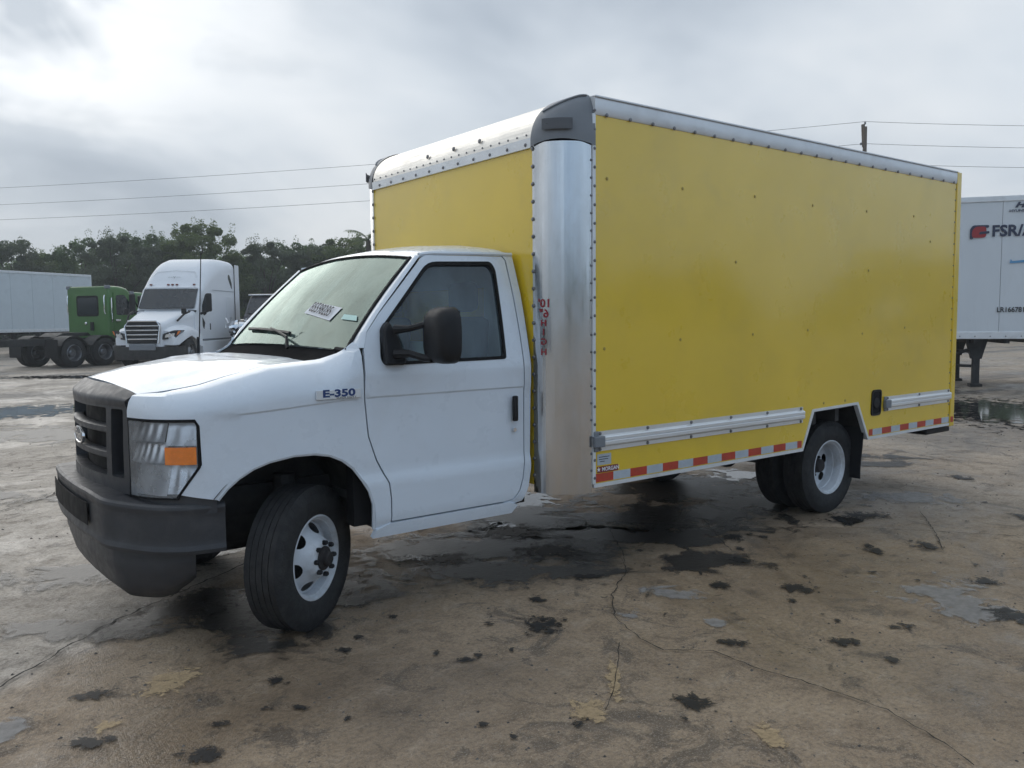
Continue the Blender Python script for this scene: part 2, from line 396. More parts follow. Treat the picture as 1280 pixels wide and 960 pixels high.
# ================================================================== GROUND
def ground_mat():
    m, t, out = new_mat('stained_concrete')
    b = t.n.new('ShaderNodeBsdfPrincipled')
    g = t.node('ShaderNodeNewGeometry').outputs['Position']
    sp = t.node('ShaderNodeSeparateXYZ', Vector=g)
    big = t.noise(g, .22, 3, .6, .5); mid = t.noise(g, .9, 4, .62, .6); sm = t.noise(g, 5.5, 5, .72, .3); fine = t.noise(g, 42, 2, .75); grit = t.noise(g, 170, 1, .7)
    grey = t.mix(t.mapr(mid, .32, .68), (.345, .30, .25), (.56, .49, .41))
    brown = t.mix(t.mapr(mid, .30, .70), (.27, .188, .115), (.46, .338, .218))
    # two pours of concrete either side of the long joint, the older one browner
    sd = t.math('SUBTRACT', t.math('MULTIPLY', t.math('ADD', sp.outputs[0], .47), .609), t.math('MULTIPLY', t.math('ADD', sp.outputs[1], .67), .793))
    sd = t.math('ADD', sd, t.math('MULTIPLY', t.math('SUBTRACT', mid, .5), .25))
    side = t.mapr(sd, -.05, .12)
    # the brown pour ends towards the rear of the lot
    d2 = t.math('ADD', t.math('MULTIPLY', sp.outputs[0], .80), t.math('MULTIPLY', sp.outputs[1], .60))
    far = t.mapr(t.math('ADD', d2, t.math('MULTIPLY', t.math('SUBTRACT', big, .5), 3.0)), 2.4, 4.8)
    br = t.math('MULTIPLY', side, t.math('SUBTRACT', 1.0, t.math('MULTIPLY', far, .62)))
    c = t.mix(br, grey, brown)
    c = t.mix(t.mapr(big, .50, .66, 0, .45), c, (.27, .205, .145))
    c = t.mix(t.mapr(sm, .52, .68, 0, .62), c, (.105, .075, .050))
    c = t.mix(t.mapr(sm, .46, .30, 0, .45), c, (.50, .40, .30))
    bl = t.noise(g, 2.3, 5, .74, 1.2)
    c = t.mix(t.mapr(bl, .55, .63, 0, .65), c, (.058, .047, .038))
    sp2 = t.noise(g, 15, 3, .7, .6)
    c = t.mix(t.math('MULTIPLY', t.mapr(sp2, .62, .68, 0, .75), t.mapr(mid, .45, .6, .1, 1)), c, (.030, .026, .022))
    c = t.mix(t.mapr(fine, .30, .62, .55, 0), c, (.11, .082, .06))
    c = t.mix(t.mapr(grit, .60, .72, 0, .55), c, (.46, .42, .37))
    ag = t.noise(g, 95, 1, .8); ag2 = t.noise(t.vmath('ADD', g, (7.3, 1.1, 0)), 66, 2, .8)
    worn = t.mapr(bl, .40, .58, .25, 1.0)
    c = t.mix(t.math('MULTIPLY', t.mapr(ag, .55, .72, 0, .42), worn), c, (.56, .47, .37))
    c = t.mix(t.math('MULTIPLY', t.mapr(ag2, .54, .68, 0, .50), worn), c, (.070, .053, .040))
    # streaks left by water far out in the lot
    stv = t.vmath('MULTIPLY', g, (.25, .9, 1)); sk = t.noise(stv, .55, 4, .65, .8)
    c = t.mix(t.math('MULTIPLY', t.mapr(sk, .50, .62, 0, .75), t.mapr(d2, 5, 14)), c, (.085, .085, .088))
    wet = t.mapr(t.noise(g, .55, 5, .66, 1.0), .45, .60)
    c = t.mix(t.math('MULTIPLY', wet, .42), c, t.mix(1.0, c, (.42, .40, .38), 'MULTIPLY'))
    t.set(b.inputs['Base Color'], c)
    rg = t.math('SUBTRACT', t.mapr(sm, .3, .7, .62, .88), t.math('MULTIPLY', wet, .40))
    t.set(b.inputs['Roughness'], rg); b.inputs['Specular IOR Level'].default_value = .45
    h = t.math('ADD', t.math('MULTIPLY', sm, .6), t.math('ADD', t.math('MULTIPLY', fine, .35), t.math('MULTIPLY', grit, .12)))
    bp = t.node('ShaderNodeBump', Strength=.75, Distance=.02, Height=h); t.l.new(bp.outputs[0], b.inputs['Normal'])
    t.l.new(b.outputs[0], out.inputs[0]); return m
mb = MB()
mb.grid(lambda u, v: ((u-.5)*900+10, (v-.5)*900+20, 0), 6, 6)
GROUND = mb.build('ground', ground_mat(), kind='structure')

def stain_mat(name, col, rough, lo, hi, amount=1.0, nscale=3.0, spec=.5, bump=0.0, col2=None):
    m, t, out = new_mat(name)
    tc = t.node('ShaderNodeTexCoord').outputs['Object']; g = t.node('ShaderNodeNewGeometry').outputs['Position']
    r = t.vmath('LENGTH', tc)
    n = t.noise(g, nscale, 7, .66, .6); n2 = t.noise(g, nscale*5, 4, .6)
    q = t.math('SUBTRACT', t.math('ADD', t.math('MULTIPLY_ADD', n, 2.1, -.55), t.math('MULTIPLY', t.math('SUBTRACT', n2, .5), .5)), t.math('MULTIPLY', t.math('SUBTRACT', t.math('MULTIPLY', r, 1.45), .62), .62))
    fac = t.math('MULTIPLY', t.math('MULTIPLY', t.mapr(q, lo, hi), t.mapr(r, .80, .99, 1, 0)), amount)
    b = t.n.new('ShaderNodeBsdfPrincipled'); b.inputs['Specular IOR Level'].default_value = spec
    t.set(b.inputs['Base Color'], t.mix(t.mapr(n2, .35, .65), col, col2 or tuple(c*1.5 for c in col))); b.inputs['Roughness'].default_value = rough
    if bump:
        bp = t.node('ShaderNodeBump', Strength=bump, Distance=.02, Height=t.noise(g, 30, 5, .7)); t.l.new(bp.outputs[0], b.inputs['Normal'])
    tr = t.node('ShaderNodeBsdfTransparent'); mx = t.node('ShaderNodeMixShader', Fac=fac)
    t.l.new(tr.outputs[0], mx.inputs[1]); t.l.new(b.outputs[0], mx.inputs[2]); t.l.new(mx.outputs[0], out.inputs[0])
    return m
SM = {'oil': ('oil_stain', stain_mat('oil_stain', (.013, .012, .011), .62, .46, .64, .93, 16)),
      'tan': ('worn_patch', stain_mat('tan_patch', (.40, .29, .165), .85, .46, .58, .70, 12, bump=.5)),
      'grey': ('worn_patch', stain_mat('pale_grey_patch', (.28, .27, .26), .75, .46, .62, .6, 4, bump=.4)),
      'damp_shade': ('damp_shade_patch', stain_mat('damp_shaded_concrete', (.034, .031, .028), .36, .40, .60, .80, 2.6, bump=.3)),  # damp concrete, also used to paint the truck's soft shadow on the ground
      'pud': ('puddle', stain_mat('puddle_water', (.018, .018, .018), .05, .48, .56, .95, 5.0, spec=.6))}
STAINS = [('oil', .9, -1.24, .06, .05), ('oil', .51, -1.37, .09, .06), ('oil', -.16, -1.0, .14, .08), ('oil', .05, -1.81, .11, .10), ('oil', -.27, -1.45, .11, .07),
 ('oil', 1.8, -2.66, .12, .11), ('oil', 1.31, -2.49, .06, .07), ('oil', 1.88, -1.59, .15, .20), ('oil', 3.42, -2.08, .14, .13), ('oil', 3.91, -3.03, .16, .22), ('oil', 2.89, -2.68, .12, .08),
 ('oil', 3.29, -2.77, .10, .07), ('oil', 4.06, -1.1, .11, .16), ('oil', 4.52, -1.91, .1, .15), ('oil', 2.6, -1.13, .11, .1), ('oil', .57, -.28, .14, .22), ('oil', .49, -1.68, .05, .04),
 ('oil', .38, -1.6, .04, .04), ('oil', .17, -1.61, .06, .05), ('oil', .6, -1.89, .03, .04), ('oil', 2.89, .02, .36, .28), ('oil', 2.8, -.56, .40, .28), ('oil', 2.13, -.27, .28, .2),
 ('oil', 3.1, -1.75, .1, .12), ('oil', 2.45, -2.35, .09, .06), ('oil', 3.62, -1.5, .12, .1), ('oil', 4.9, -2.1, .12, .14), ('oil', 2.1, -1.25, .08, .09), ('oil', 1.3, -1.7, .06, .05), ('oil', 4.4, -2.7, .14, .12),
 ('oil', 7.6, -1.1, .14, .2), ('oil', 6.3, -2.2, .12, .2), ('oil', 5.4, -1.35, .35, .2), ('oil', 8.4, .6, .2, .12),
 ('tan', -.17, -1.34, .08, .08), ('tan', .14, -1.08, .15, .22), ('tan', 1.82, -3.02, .07, .19), ('tan', 1.42, -2.45, .13, .15), ('tan', 1.7, -2.29, .05, .28),
 ('grey', 2.75, -1.63, .26, .18), ('grey', 2.34, -1.77, .14, .16), ('grey', 2.6, -2.13, .08, .1), ('grey', 3.9, -2.75, .38, .62), ('grey', -.5, -1.15, .12, .16), ('grey', 6.3, -1.2, .8, .4),
 ('damp_shade', 2.9, -.35, 1.3, .7), ('damp_shade', 4.3, -.45, 1.3, .8), ('damp_shade', 1.3, -.35, .6, .6), ('damp_shade', 5.2, .2, 1.3, .9), ('damp_shade', 3.4, -1.35, .5, .35), ('damp_shade', .75, -.5, .5, .8),
 ('damp_shade', 1.1, 8.6, 2.6, 1.2), ('damp_shade', 15.5, 5.5, 4.0, 2.5), ('damp_shade', 11, 9, 6, 3),
 ('pud', 3.62, .75, .36, .80), ('pud', 3.2, .2, .42, .26), ('pud', 2.01, -.05, .28, .2), ('pud', 13.9, 1.2, 2.4, 3.6), ('pud', 1.1, 12.4, 1.7, 1.7), ('pud', 5.15, -1.35, .24, .17), ('pud', 6.1, .4, .5, .4), ('pud', 16.8, 5.2, 2.4, 1.0), ('pud', 18.5, 8.0, 4.0, 1.2), ('pud', 4.2, 22, 4.5, 1.2)]
_r = random.Random(11)
for i in range(45):
    STAINS.append(('oil', _r.gauss(3.0, 1.1), _r.gauss(-1.7, .8), _r.uniform(.015, .05), _r.uniform(.02, .06)))
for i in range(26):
    STAINS.append(('damp_shade', _r.uniform(-1.5, 9), _r.uniform(-.6, 9), _r.uniform(.2, .8), _r.uniform(.12, .4)))
STAINS += [('damp_shade', 2.6, -.2, 1.5, .55), ('damp_shade', 4.0, -.2, 1.6, .6), ('damp_shade', 5.3, -.6, .9, .5), ('damp_shade', 3.0, .6, 1.6, .5), ('damp_shade', .55, -.25, .7, .5), ('damp_shade', 2.3, -.75, .9, .35), ('damp_shade', 3.6, -.7, 1.0, .4), ('damp_shade', .2, .9, .8, .4)]  # damp ground with the shade under and ahead of the truck painted in
stain_me = {}
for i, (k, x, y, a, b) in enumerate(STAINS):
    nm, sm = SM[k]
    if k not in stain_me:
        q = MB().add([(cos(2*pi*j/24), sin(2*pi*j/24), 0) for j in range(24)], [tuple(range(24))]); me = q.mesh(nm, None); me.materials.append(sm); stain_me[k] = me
    z = {'damp_shade': .003, 'grey': .005, 'tan': .006, 'oil': .008, 'pud': .0045}[k]+i*.00002
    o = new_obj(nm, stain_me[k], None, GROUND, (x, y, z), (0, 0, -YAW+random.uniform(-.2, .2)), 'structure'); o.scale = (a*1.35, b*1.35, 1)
CRACKS = [([(-.9, -1.06), (-.47, -.67), (-.26, -.46), (.05, -.16), (.34, .04), (.61, .21), (1.12, .55), (2.6, 1.6), (4.4, 2.9), (9, 6.4)], .014),
 ([(3.38, .14), (3.83, -.39), (4.21, -.86), (4.68, -1.25), (5.1, -1.65), (5.37, -1.99), (5.68, -2.41)], .012),
 ([(3.55, -.33), (3.17, -.86), (2.87, -1.2), (2.48, -1.47), (2.23, -1.76), (2.13, -2.04), (2.11, -2.21), (2.29, -2.36), (2.29, -2.63), (2.33, -2.81), (2.34, -2.99), (2.36, -3.19), (2.29, -3.42), (2.2, -3.6)], .009),
 ([(2.01, -2.01), (1.77, -2.24), (1.58, -2.4), (1.46, -2.48)], .006), ([(4.31, -.62), (3.94, -1.08), (3.75, -1.33)], .008),
 ([(5.95, .14), (7.55, .67), (8.75, .26), (8.52, -.5), (8.8, -1.2)], .012), ([(9.67, .99), (9.88, .14), (9.94, -.59)], .016),
 ([(-.6, 5.0), (.13, 5.27), (.43, 5.32), (.72, 5.51)], .02), ([(-.6, 2.9), (-.07, 3.33), (.35, 3.72), (.54, 4.12)], .016), ([(5.88, -1.56), (5.34, -1.94), (4.86, -2.23)], .008)]
M_CRACK = mat('crack_dirt', (.022, .019, .016), .9, var=.4, vscale=20)
for L, w in CRACKS:
    P_ = resample(L, .05, False); mb = MB(); vs = []; d0 = None
    for i, p in enumerate(P_):
        p = Vector(p); d = (Vector(P_[min(i+1, len(P_)-1)])-Vector(P_[max(0, i-1)])).normalized(); n = Vector((-d.y, d.x))
        ww = w*random.uniform(.25, 1.0); off = random.uniform(-1, 1)*w*.9
        a, b = p+n*(off+ww*.5), p+n*(off-ww*.5); vs += [(a.x, a.y, .0095), (b.x, b.y, .0095)]
    mb.add(vs, [(2*i, 2*i+1, 2*i+3, 2*i+2) for i in range(len(P_)-1)])
    mb.build('crack', M_CRACK, GROUND, kind='structure', sharp=None)
# crumbs of asphalt and grit lying on the lot
mb = MB(); rg = random.Random(5)
for i in range(1500):
    d = rg.uniform(1.6, 14)**1.0; az = YAW+rg.uniform(-.62, .62); x = -.82+d*sin(az); y = -4.87+d*cos(az); s = rg.uniform(.002, .007)*(1+d*.08)
    q = [(x+s*cos(t)*rg.uniform(.6, 1.3), y+s*sin(t)*rg.uniform(.6, 1.3), 0.0) for t in (0, 1.26, 2.5, 3.77, 5.0)]
    mb.add(q+[(x, y, s*.8)], [(j, (j+1) % 5, 5) for j in range(5)])
mb.build('grit', mat('grit_stone', (.10, .09, .08), .9, var=.6, vscale=9), GROUND, kind='stuff', sharp=None)

# ================================================================== BOX TRUCK
T = thing('box_truck', 'white cab box truck with a yellow cargo box in the foreground', 'truck')
# --- plan curve of the cab front and side (near side, y negative); t = x beyond x = .9
PC = catmull([(-.01, 0), (.017, -.3), (.06, -.48), (.105, -.62), (.145, -.74), (.20, -.83), (.27, -.895), (.36, -.94), (.5, -.972), (.7, -.993), (.9, -1.0), (1.1, -1.0), (1.4, -1.0)], 8)
cum = [0.0]
for a, b in zip(PC, PC[1:]): cum.append(cum[-1]+(b-a).length)
i9 = min(range(len(PC)), key=lambda i: abs(PC[i].x-.9)); off9 = cum[i9]-PC[i9].x
TT = [c-off9 for c in cum]
def plan(t):
    if t >= TT[-1]: return Vector((t, -1.0))
    if t <= TT[0]: return PC[0].copy()
    for i in range(len(TT)-1):
        if t <= TT[i+1]:
            return PC[i].lerp(PC[i+1], (t-TT[i])/(TT[i+1]-TT[i]))
def tx(x):
    for i in range(len(PC)-1):
        if PC[i].x <= x <= PC[i+1].x and PC[i+1].x > PC[i].x:
            return TT[i]+(TT[i+1]-TT[i])*(x-PC[i].x)/(PC[i+1].x-PC[i].x)
    return x
def zcrease(x): return 1.161+.046*sstep(.3, 1.25, x)
def side_dw(x, z):
    d = 0.0
    k = sstep(.30, .55, x)
    d -= k*.006*(1-sstep(zcrease(x)-.010, zcrease(x), z))*(.3+.7*sstep(.80, 1.1, z))
    d += k*.014*(1-sstep(.74, .81, z))
    d -= .03*(1-sstep(.47, .56, z))
    if z > 1.32: d -= .19*((z-1.32)/.68)**1.2
    return d
QT = [(tx(.105), Vector((.150, -.62, 1.262))), (tx(.20), Vector((.235, -.745, 1.270))), (tx(.36), Vector((.40, -.785, 1.30))), (tx(.5), Vector((.52, -.795, 1.335))),
      (.7, Vector((.71, -.80, 1.38))), (.9, Vector((.90, -.80, 1.395))), (1.0, Vector((1.0, -.81, 1.402))), (1.1, Vector((1.09, -.875, 1.438))), (1.19, Vector((1.17, -.93, 1.51)))]
def fender_fn(sy):
    def fn(t, s):
        q = lerp_tab(t, QT); r = lerp_tab(t, [(tx(.105), .095), (tx(.36), .115), (.6, .150), (1.0, .165), (1.19, .10)]); zl = q.z-r
        p = plan(t)
        if s <= zl: return (p.x, sy*(-p.y+side_dw(p.x, s)), s)
        a = min(1.0, (s-zl)/r)*pi/2
        d = side_dw(p.x, zl)
        py = -p.y+d; k = 1-cos(a)
        return (p.x+(q.x-p.x)*k, sy*(py+(-q.y-py)*k), zl+r*sin(a))
    return fn
top_t = [tx(.105)+i*(1.165-tx(.105))/24 for i in range(25)]
FEND = [(tx(.255), .80), (tx(.352), .935), (tx(.348), 1.12), (tx(.33), 1.152), (tx(.105), 1.152)]+[(t, lerp_tab(t, QT).z) for t in top_t]+[
    (1.163, 1.23), (1.183, 1.0), (1.225, .87), (1.292, .74), (1.302, .66), (1.302, .507), (1.216, .503), (1.208, .64), (1.185, .715), (1.15, .775), (1.10, .845), (1.04, .893), (.97, .926), (.89, .942), (.78, .944), (.66, .926), (.58, .900), (.51, .860), (.455, .815), (.41, .765)]
for sy in (-1, 1):
    tl = [(tx(.42)+i*.05, zcrease(tx(.42)+i*.05)) for i in range(15)]
    f = panel('front_fender', FEND, fender_fn(sy), (0, sy, .3), M_WHITE, T, .03, lines=[tl, [(a, b-.010) for a, b in tl]], solid=.012)
    # wheel arch lip
    arch = [(1.216, .503), (1.208, .64), (1.185, .715), (1.15, .775), (1.10, .845), (1.04, .893), (.97, .926), (.89, .942), (.78, .944), (.66, .926), (.58, .900), (.51, .860), (.455, .815), (.41, .765)]
    ff = fender_fn(sy)
    MB().tube([Vector(ff(*p))-Vector((0, sy*.012, 0)) for p in arch], .012, 6).build('arch_lip', M_WHITE, f)
    # wheel well liner
    mb = MB()
    def liner(u, v):
        k = u*(len(arch)-1); i = min(int(k), len(arch)-2); a = Vector(arch[i]).lerp(Vector(arch[i+1]), k-i); c = Vector((.83, .62)); a = c+(a-c)*1.04
        return (a.x, sy*(.965-v*.55), a.y)
    mb.grid(liner, 40, 4); mb.build('wheel_well', M_CHASSIS, T)
    MB().box(.40, 1.26, sy*.40, sy*.415, .45, 1.0).build('inner_fender', M_CHASSIS, T)
    if sy < 0:
        bad = MB().box(.897, 1.139, -1.0135, -1.004, 1.209, 1.256).build('badge', M_RAIL, f, bevel=.002)
        bad['label'] = 'chrome model badge with blue lettering'
        text('badge_lettering', 'E-350', .050, (1.018, -1.0145, 1.237), (1, 0, 0), (0, 0, 1), M_BLUEINK, f, bold=.0020, sx=1.55)
        text('badge_lettering', 'SUPER DUTY', .013, (1.058, -1.0145, 1.2145), (1, 0, 0), (0, 0, 1), M_INK, f, sx=1.5)
# dark structure behind the panel gaps
for sy in (-1, 1):
    MB().box(1.23, 2.24, sy*.95, sy*.965, .50, 1.36).build('door_jamb', M_SEAL, T)
    MB().box(1.12, 1.24, sy*.86, sy*.94, .52, 1.34).build('door_jamb', M_SEAL, T)

# --- hood
def hood_edge(t): return lerp_tab(t, QT)
HT0, HT1 = tx(.112), .935
def hood(u, v):
    t = HT0+(HT1-HT0)*v
    q = hood_edge(t); y = (u*2-1)
    s = abs(y)
    ye = (-q.y-.011)
    yy = y*ye
    xf = .098+.13*yy*yy
    xr = .985-.09*yy*yy
    xe = q.x
    # along-length position: blend the curved front edge to the curved rear edge
    x = xf+(xr-xf)*v if v > 0 else xf
    zc_ = lerp_tab(v, [(0, 1.305), (.08, 1.328), (.25, 1.352), (.5, 1.380), (.75, 1.393), (1, 1.392)])
    tq = lerp_tab(x, [(p.x, tt) for tt, p in QT]); ze = lerp_tab(tq, QT).z
    k = (1-s**2.4)
    z = ze+(max(zc_, ze+.012*(1-v))-ze)*k
    z += .012*(1-sstep(.50, .60, abs(yy)))*sstep(.05, .3, v)*(1-.7*v)
    return (x, yy, z)
mb = MB(); mb.grid(hood, 48, 40); HOOD = mb.build('hood', M_WHITE, T, solid=.015, sharp=60)
# cowl below the glass
def cowl(u, v):
    y = (u*2-1)*.875; a = Vector((.975-.07*y*y, y*(.93+.0*y), 1.380-.006*y*y)); b = Vector((1.10+.045*y*y, y, 1.462-.022*abs(y)))
    p = a.lerp(b, v); p.z -= .010*sin(v*pi); return tuple(p)
mb = MB(); mb.grid(cowl, 30, 5); mb.build('cowl_panel', mat('cowl_black', (.010, .010, .011), .95, spec=.04), T)
MB().box(.45, 1.18, -.78, .78, 1.05, 1.10).build('engine_cover', M_CHASSIS, T)
MB().box(.16, .22, -.62, .62, .75, 1.22).build('radiator', M_CHASSIS, T)

# --- windshield, roof, pillars
def ws(u, v):
    y = u*2-1
    b = Vector((1.09+.035*y*y, .895*y, 1.466-.020*y*y)); tp = Vector((1.575+.022*y*y, .765*y, 1.995-.045*y*y))
    p = b.lerp(tp, v); n = Vector((-.75, 0, .65)); p += n*(.028*sin(v*pi)*(1-.5*y*y)); return p
mb = MB(); mb.grid(lambda u, v: tuple(ws(u, v)), 28, 16); WS = mb.build('windshield', M_FOGGLASS, T, solid=.005, sharp=None)
so = Vector((-.004, -.002, .002))
MB().tube([ws(.06-i*.06/4, 0)+so for i in range(4)]+[ws(0, i/16)+so for i in range(17)], .013, 6).build('windshield_seal', M_SEAL, T)
MB().tube([ws(0, 1)+so]+[ws(i/28, 1)+so for i in range(1, 29)], .007, 6).build('windshield_seal', M_SEAL, T)
MB().tube([ws(1, i/16)+Vector((-.002, .004, .0)) for i in range(17)], .006, 6).build('windshield_seal', M_SEAL, T)
def side_y(x, z): return 1.0+side_dw(x, z)
for sy in (-1, 1):
    # A pillar strip between the glass and the door
    def apil(u, v):
        g = ws(0, v); e = Vector((lerp_tab(v, [(0, 1.185), (.15, 1.213), (.36, 1.300), (1, 1.618)]), 0, lerp_tab(v, [(0, 1.46), (.15, 1.545), (.36, 1.645), (1, 1.962)])))
        e.y = -side_y(e.x, e.z)+.0
        p = Vector(g).lerp(e, u); bul = .020*sin(u*pi); p += Vector((-.5, -.6, .3))*bul
        return (p.x, sy*-p.y, p.z)
    MB().grid(apil, 6, 20).build('windshield_pillar', M_WHITE, T, sharp=None)
    def sidef(x, z): return (x, sy*side_y(x, z), z)
    DOOR = [(1.310, .535), (1.310, .66), (1.300, .745), (1.232, .875), (1.191, 1.0), (1.171, 1.23), (1.183, 1.45), (1.213, 1.54), (1.30, 1.638), (1.626, 1.951), (1.66, 1.966), (2.19, 1.978), (2.210, 1.955), (2.217, 1.74), (2.215, 1.54), (2.213, 1.12), (2.208, .79), (2.190, .66), (2.165, .59), (2.12, .543), (2.06, .535)]
    WIN = rounded([(1.292, 1.365), (1.272, 1.40), (1.288, 1.552), (1.66, 1.930), (2.10, 1.945), (2.125, 1.90), (2.092, 1.372)], [.02, .03, .05, .06, .06, .05, .02], 4)
    cx, cz = 1.72, 1.62
    WIN2 = [((x-cx)*.945+cx+.004, (z-cz)*.93+cz) for x, z in WIN]
    ln = [(1.17+i*.04, zcrease(1.17+i*.04)) for i in range(28)]
    d = panel('door', DOOR, sidef, (0, sy, 0), M_WHITE, T, .035, holes=[WIN], lines=[ln, [(a, b-.010) for a, b in ln], [(1.2, .81), (2.3, .81)], [(1.2, .74), (2.3, .74)]], solid=.022)
    panel('window_seal', WIN, lambda x, z: (x, sy*(side_y(x, z)+.004), z), (0, sy, 0), M_SEAL, d, .04, holes=[WIN2], solid=.03)
    panel('door_window', WIN2, lambda x, z: (x, sy*(side_y(x, z)-.010), z), (0, sy, 0), M_SIDEGLASS, d, .06)
    # handle, recess, lock
    hy = sy*1.010
    panel('handle_recess', rounded([(2.085, .985), (2.165, .985), (2.165, 1.175), (2.085, 1.175)], .02), lambda x, z: (x, sy*(side_y(x, z)+.0015), z), (0, sy, 0), M_WHITE, d, .03, solid=.003)
    MB().box(2.117, 2.150, sy*1.008, sy*1.032, 1.005, 1.155).build('door_handle', M_BLACK, d, bevel=.008)
    mb = MB(); mb.lathe([(0.001, -.003), (.012, -.003), (.012, .012)], 14, (2.135, 0, .953)); mb.build('door_lock', M_CHROME, d, loc=(0, sy*1.012, 0))
    # pillar behind the door
    BP = [(2.197, 1.986), (2.272, 1.992), (2.279, 1.75), (2.270, 1.45), (2.268, 1.12), (2.254, .71), (2.235, .60), (2.192, .52), (2.10, .505), (2.06, .505), (2.06, .525), (2.125, .533), (2.172, .583), (2.198, .655), (2.216, .79), (2.222, 1.12), (2.224, 1.54), (2.226, 1.74), (2.220, 1.955)]
    panel('door_pillar', BP, sidef, (0, sy, 0), M_WHITE, T, .03, solid=.03)
    def back(u, v):
        z = .52+v*1.47; x = lerp_tab(z, [(.52, 2.19), (.60, 2.235), (.71, 2.254), (1.12, 2.268), (1.75, 2.279), (1.99, 2.272)]); y = side_y(x, z)
        return (x-.012*0+u*.02, sy*(y-u*.06), z)
    MB().grid(back, 2, 26).build('door_pillar', M_WHITE, T)
    panel('rocker_panel', [(1.20, .455), (2.12, .455), (2.16, .50), (2.09, .525), (1.30, .525), (1.22, .50)], lambda x, z: (x, sy*(1.008-.25*max(0, .51-z)), z), (0, sy, 0), M_WHITE, T, .05, solid=.03)
# roof
def roof(u, v):
    y = u*2-1; s = abs(y)
    fr = ws(u, 1); x = (fr.x+.0)*(1-v)+2.275*v
    ed = .765+.035*sstep(0, .25, v)
    zc_ = lerp_tab(v, [(0, 1.997), (.12, 2.03), (.35, 2.062), (.7, 2.075), (.93, 2.068), (1, 2.045)])
    ze = lerp_tab(v, [(0, 1.95), (.12, 1.972), (.5, 1.990), (1, 1.992)])
    k = (1-s**5)**.6 if s < 1 else 0
    drop = .028*s*s*(1-v*.3)
    z = ze+(zc_-drop-ze)*k if s < 1 else ze
    return (x, y*ed, z)
mb = MB(); mb.grid(roof, 40, 30); mb.build('cab_roof', M_WHITE, T, sharp=60, solid=.01)
for sy in (-1, 1):
    MB().tube([(1.62, sy*.806, 1.968), (1.70, sy*.812, 1.978), (2.0, sy*.814, 1.987), (2.27, sy*.812, 1.993)], .012, 6).build('drip_rail', M_WHITE, T)
# interior
MB().box(2.20, 2.23, -.93, .93, .6, 1.45).box(2.20, 2.23, -.76, .76, 1.80, 1.95).box(2.20, 2.23, -.82, -.62, 1.45, 1.80).box(2.20, 2.23, .62, .82, 1.45, 1.80).build('cab_back_wall', M_INTER, T)
MB().box(1.7, 2.25, -.74, .74, 1.945, 1.955).build('headliner', M_INTER, T)
MB().box(1.2, 2.2, -.93, .93, .62, .66).build('cab_floor', M_DASH, T)
mb = MB(); mb.grid(lambda u, v: (1.13+.36*v, (u*2-1)*.83, 1.40+.03*sin(v*pi)), 10, 6); mb.box(1.40, 1.50, -.83, .83, 1.0, 1.395); mb.build('dashboard', M_DASH, T)
for yy in (-.47, .47):
    s = MB().box(1.62, 2.10, yy-.26, yy+.26, .95, 1.10).build('seat', M_SEAT, T, bevel=.05)
    MB().prism([(2.02, 1.08), (2.14, 1.08), (2.20, 1.62), (2.10, 1.62)], lambda x, z, y=yy: (x, y-.25, z), lambda x, z, y=yy: (x, y+.25, z)).build('backrest', M_SEAT, s, bevel=.05)
    MB().box(2.10, 2.19, yy-.13, yy+.13, 1.65, 1.84).build('headrest', M_SEAT, s, bevel=.04)
mb = MB(); mb.tube([(1.52+.07*sin(a)*.9, -.47+.19*cos(a), 1.33+.17*sin(a)) for a in [2*pi*i/24 for i in range(25)]], .016, 6); mb.tube([(1.40, -.47, 1.20), (1.52, -.47, 1.33)], .03, 6); mb.build('steering_wheel', M_BLACK, T)

# --- grille
def front_x(y): return .004+.28*y*y
def gfn(dx):
    return lambda y, z: (front_x(y)+dx+.02*max(0, (z-1.0)), y, z)
GO = [(-.605, .775), (.605, .775), (.615, 1.0), (.60, 1.205), (-.60, 1.205), (-.615, 1.0)]
holes = [rounded([(-.405, .850), (.405, .850), (.415, 1.185), (-.415, 1.185)], .012), rounded([(-.565, .850), (-.455, .850), (-.465, 1.185), (-.57, 1.185)], .012), rounded([(.455, .850), (.565, .850), (.57, 1.185), (.465, 1.185)], .012)]
GR = panel('grille', GO, gfn(0), (-1, 0, 0), M_PLASTIC, T, .04, holes=holes, solid=.06, bevel=.004)
for z in (.952, 1.078):
    mb = MB()
    for zz in (0,): mb.loft([[(front_x(y)+.008, y, z-.018), (front_x(y)+.001, y, z-.012), (front_x(y)+.001, y, z+.012), (front_x(y)+.012, y, z+.019), (front_x(y)+.05, y, z+.019), (front_x(y)+.05, y, z-.018)] for y in [-.42+i*.06 for i in range(15)]])
    mb.build('grille_bar', M_PLASTIC, GR)
MB().grid(lambda u, v: (front_x((u-.5)*1.2)+.065, (u-.5)*1.2, .78+v*.42), 20, 2).build('grille_backing', M_SEAL, GR)
# brow above the grille
def brow(u, v):
    y = (u*2-1)*lerp_tab(v, [(0, .60), (.6, .615), (1, .628)])
    return (front_x(y)*(1-.45*v)+lerp_tab(v, [(0, .004), (.2, .002), (.4, .014), (.75, .058), (1, .088)]), y, lerp_tab(v, [(0, 1.195), (.2, 1.226), (.4, 1.246), (.75, 1.278), (1, 1.296)])-.035*(abs(u*2-1)**4)*v)
mb = MB(); mb.grid(brow, 32, 8); mb.build('grille_brow', M_PLASTIC, GR, solid=.02, sharp=50)
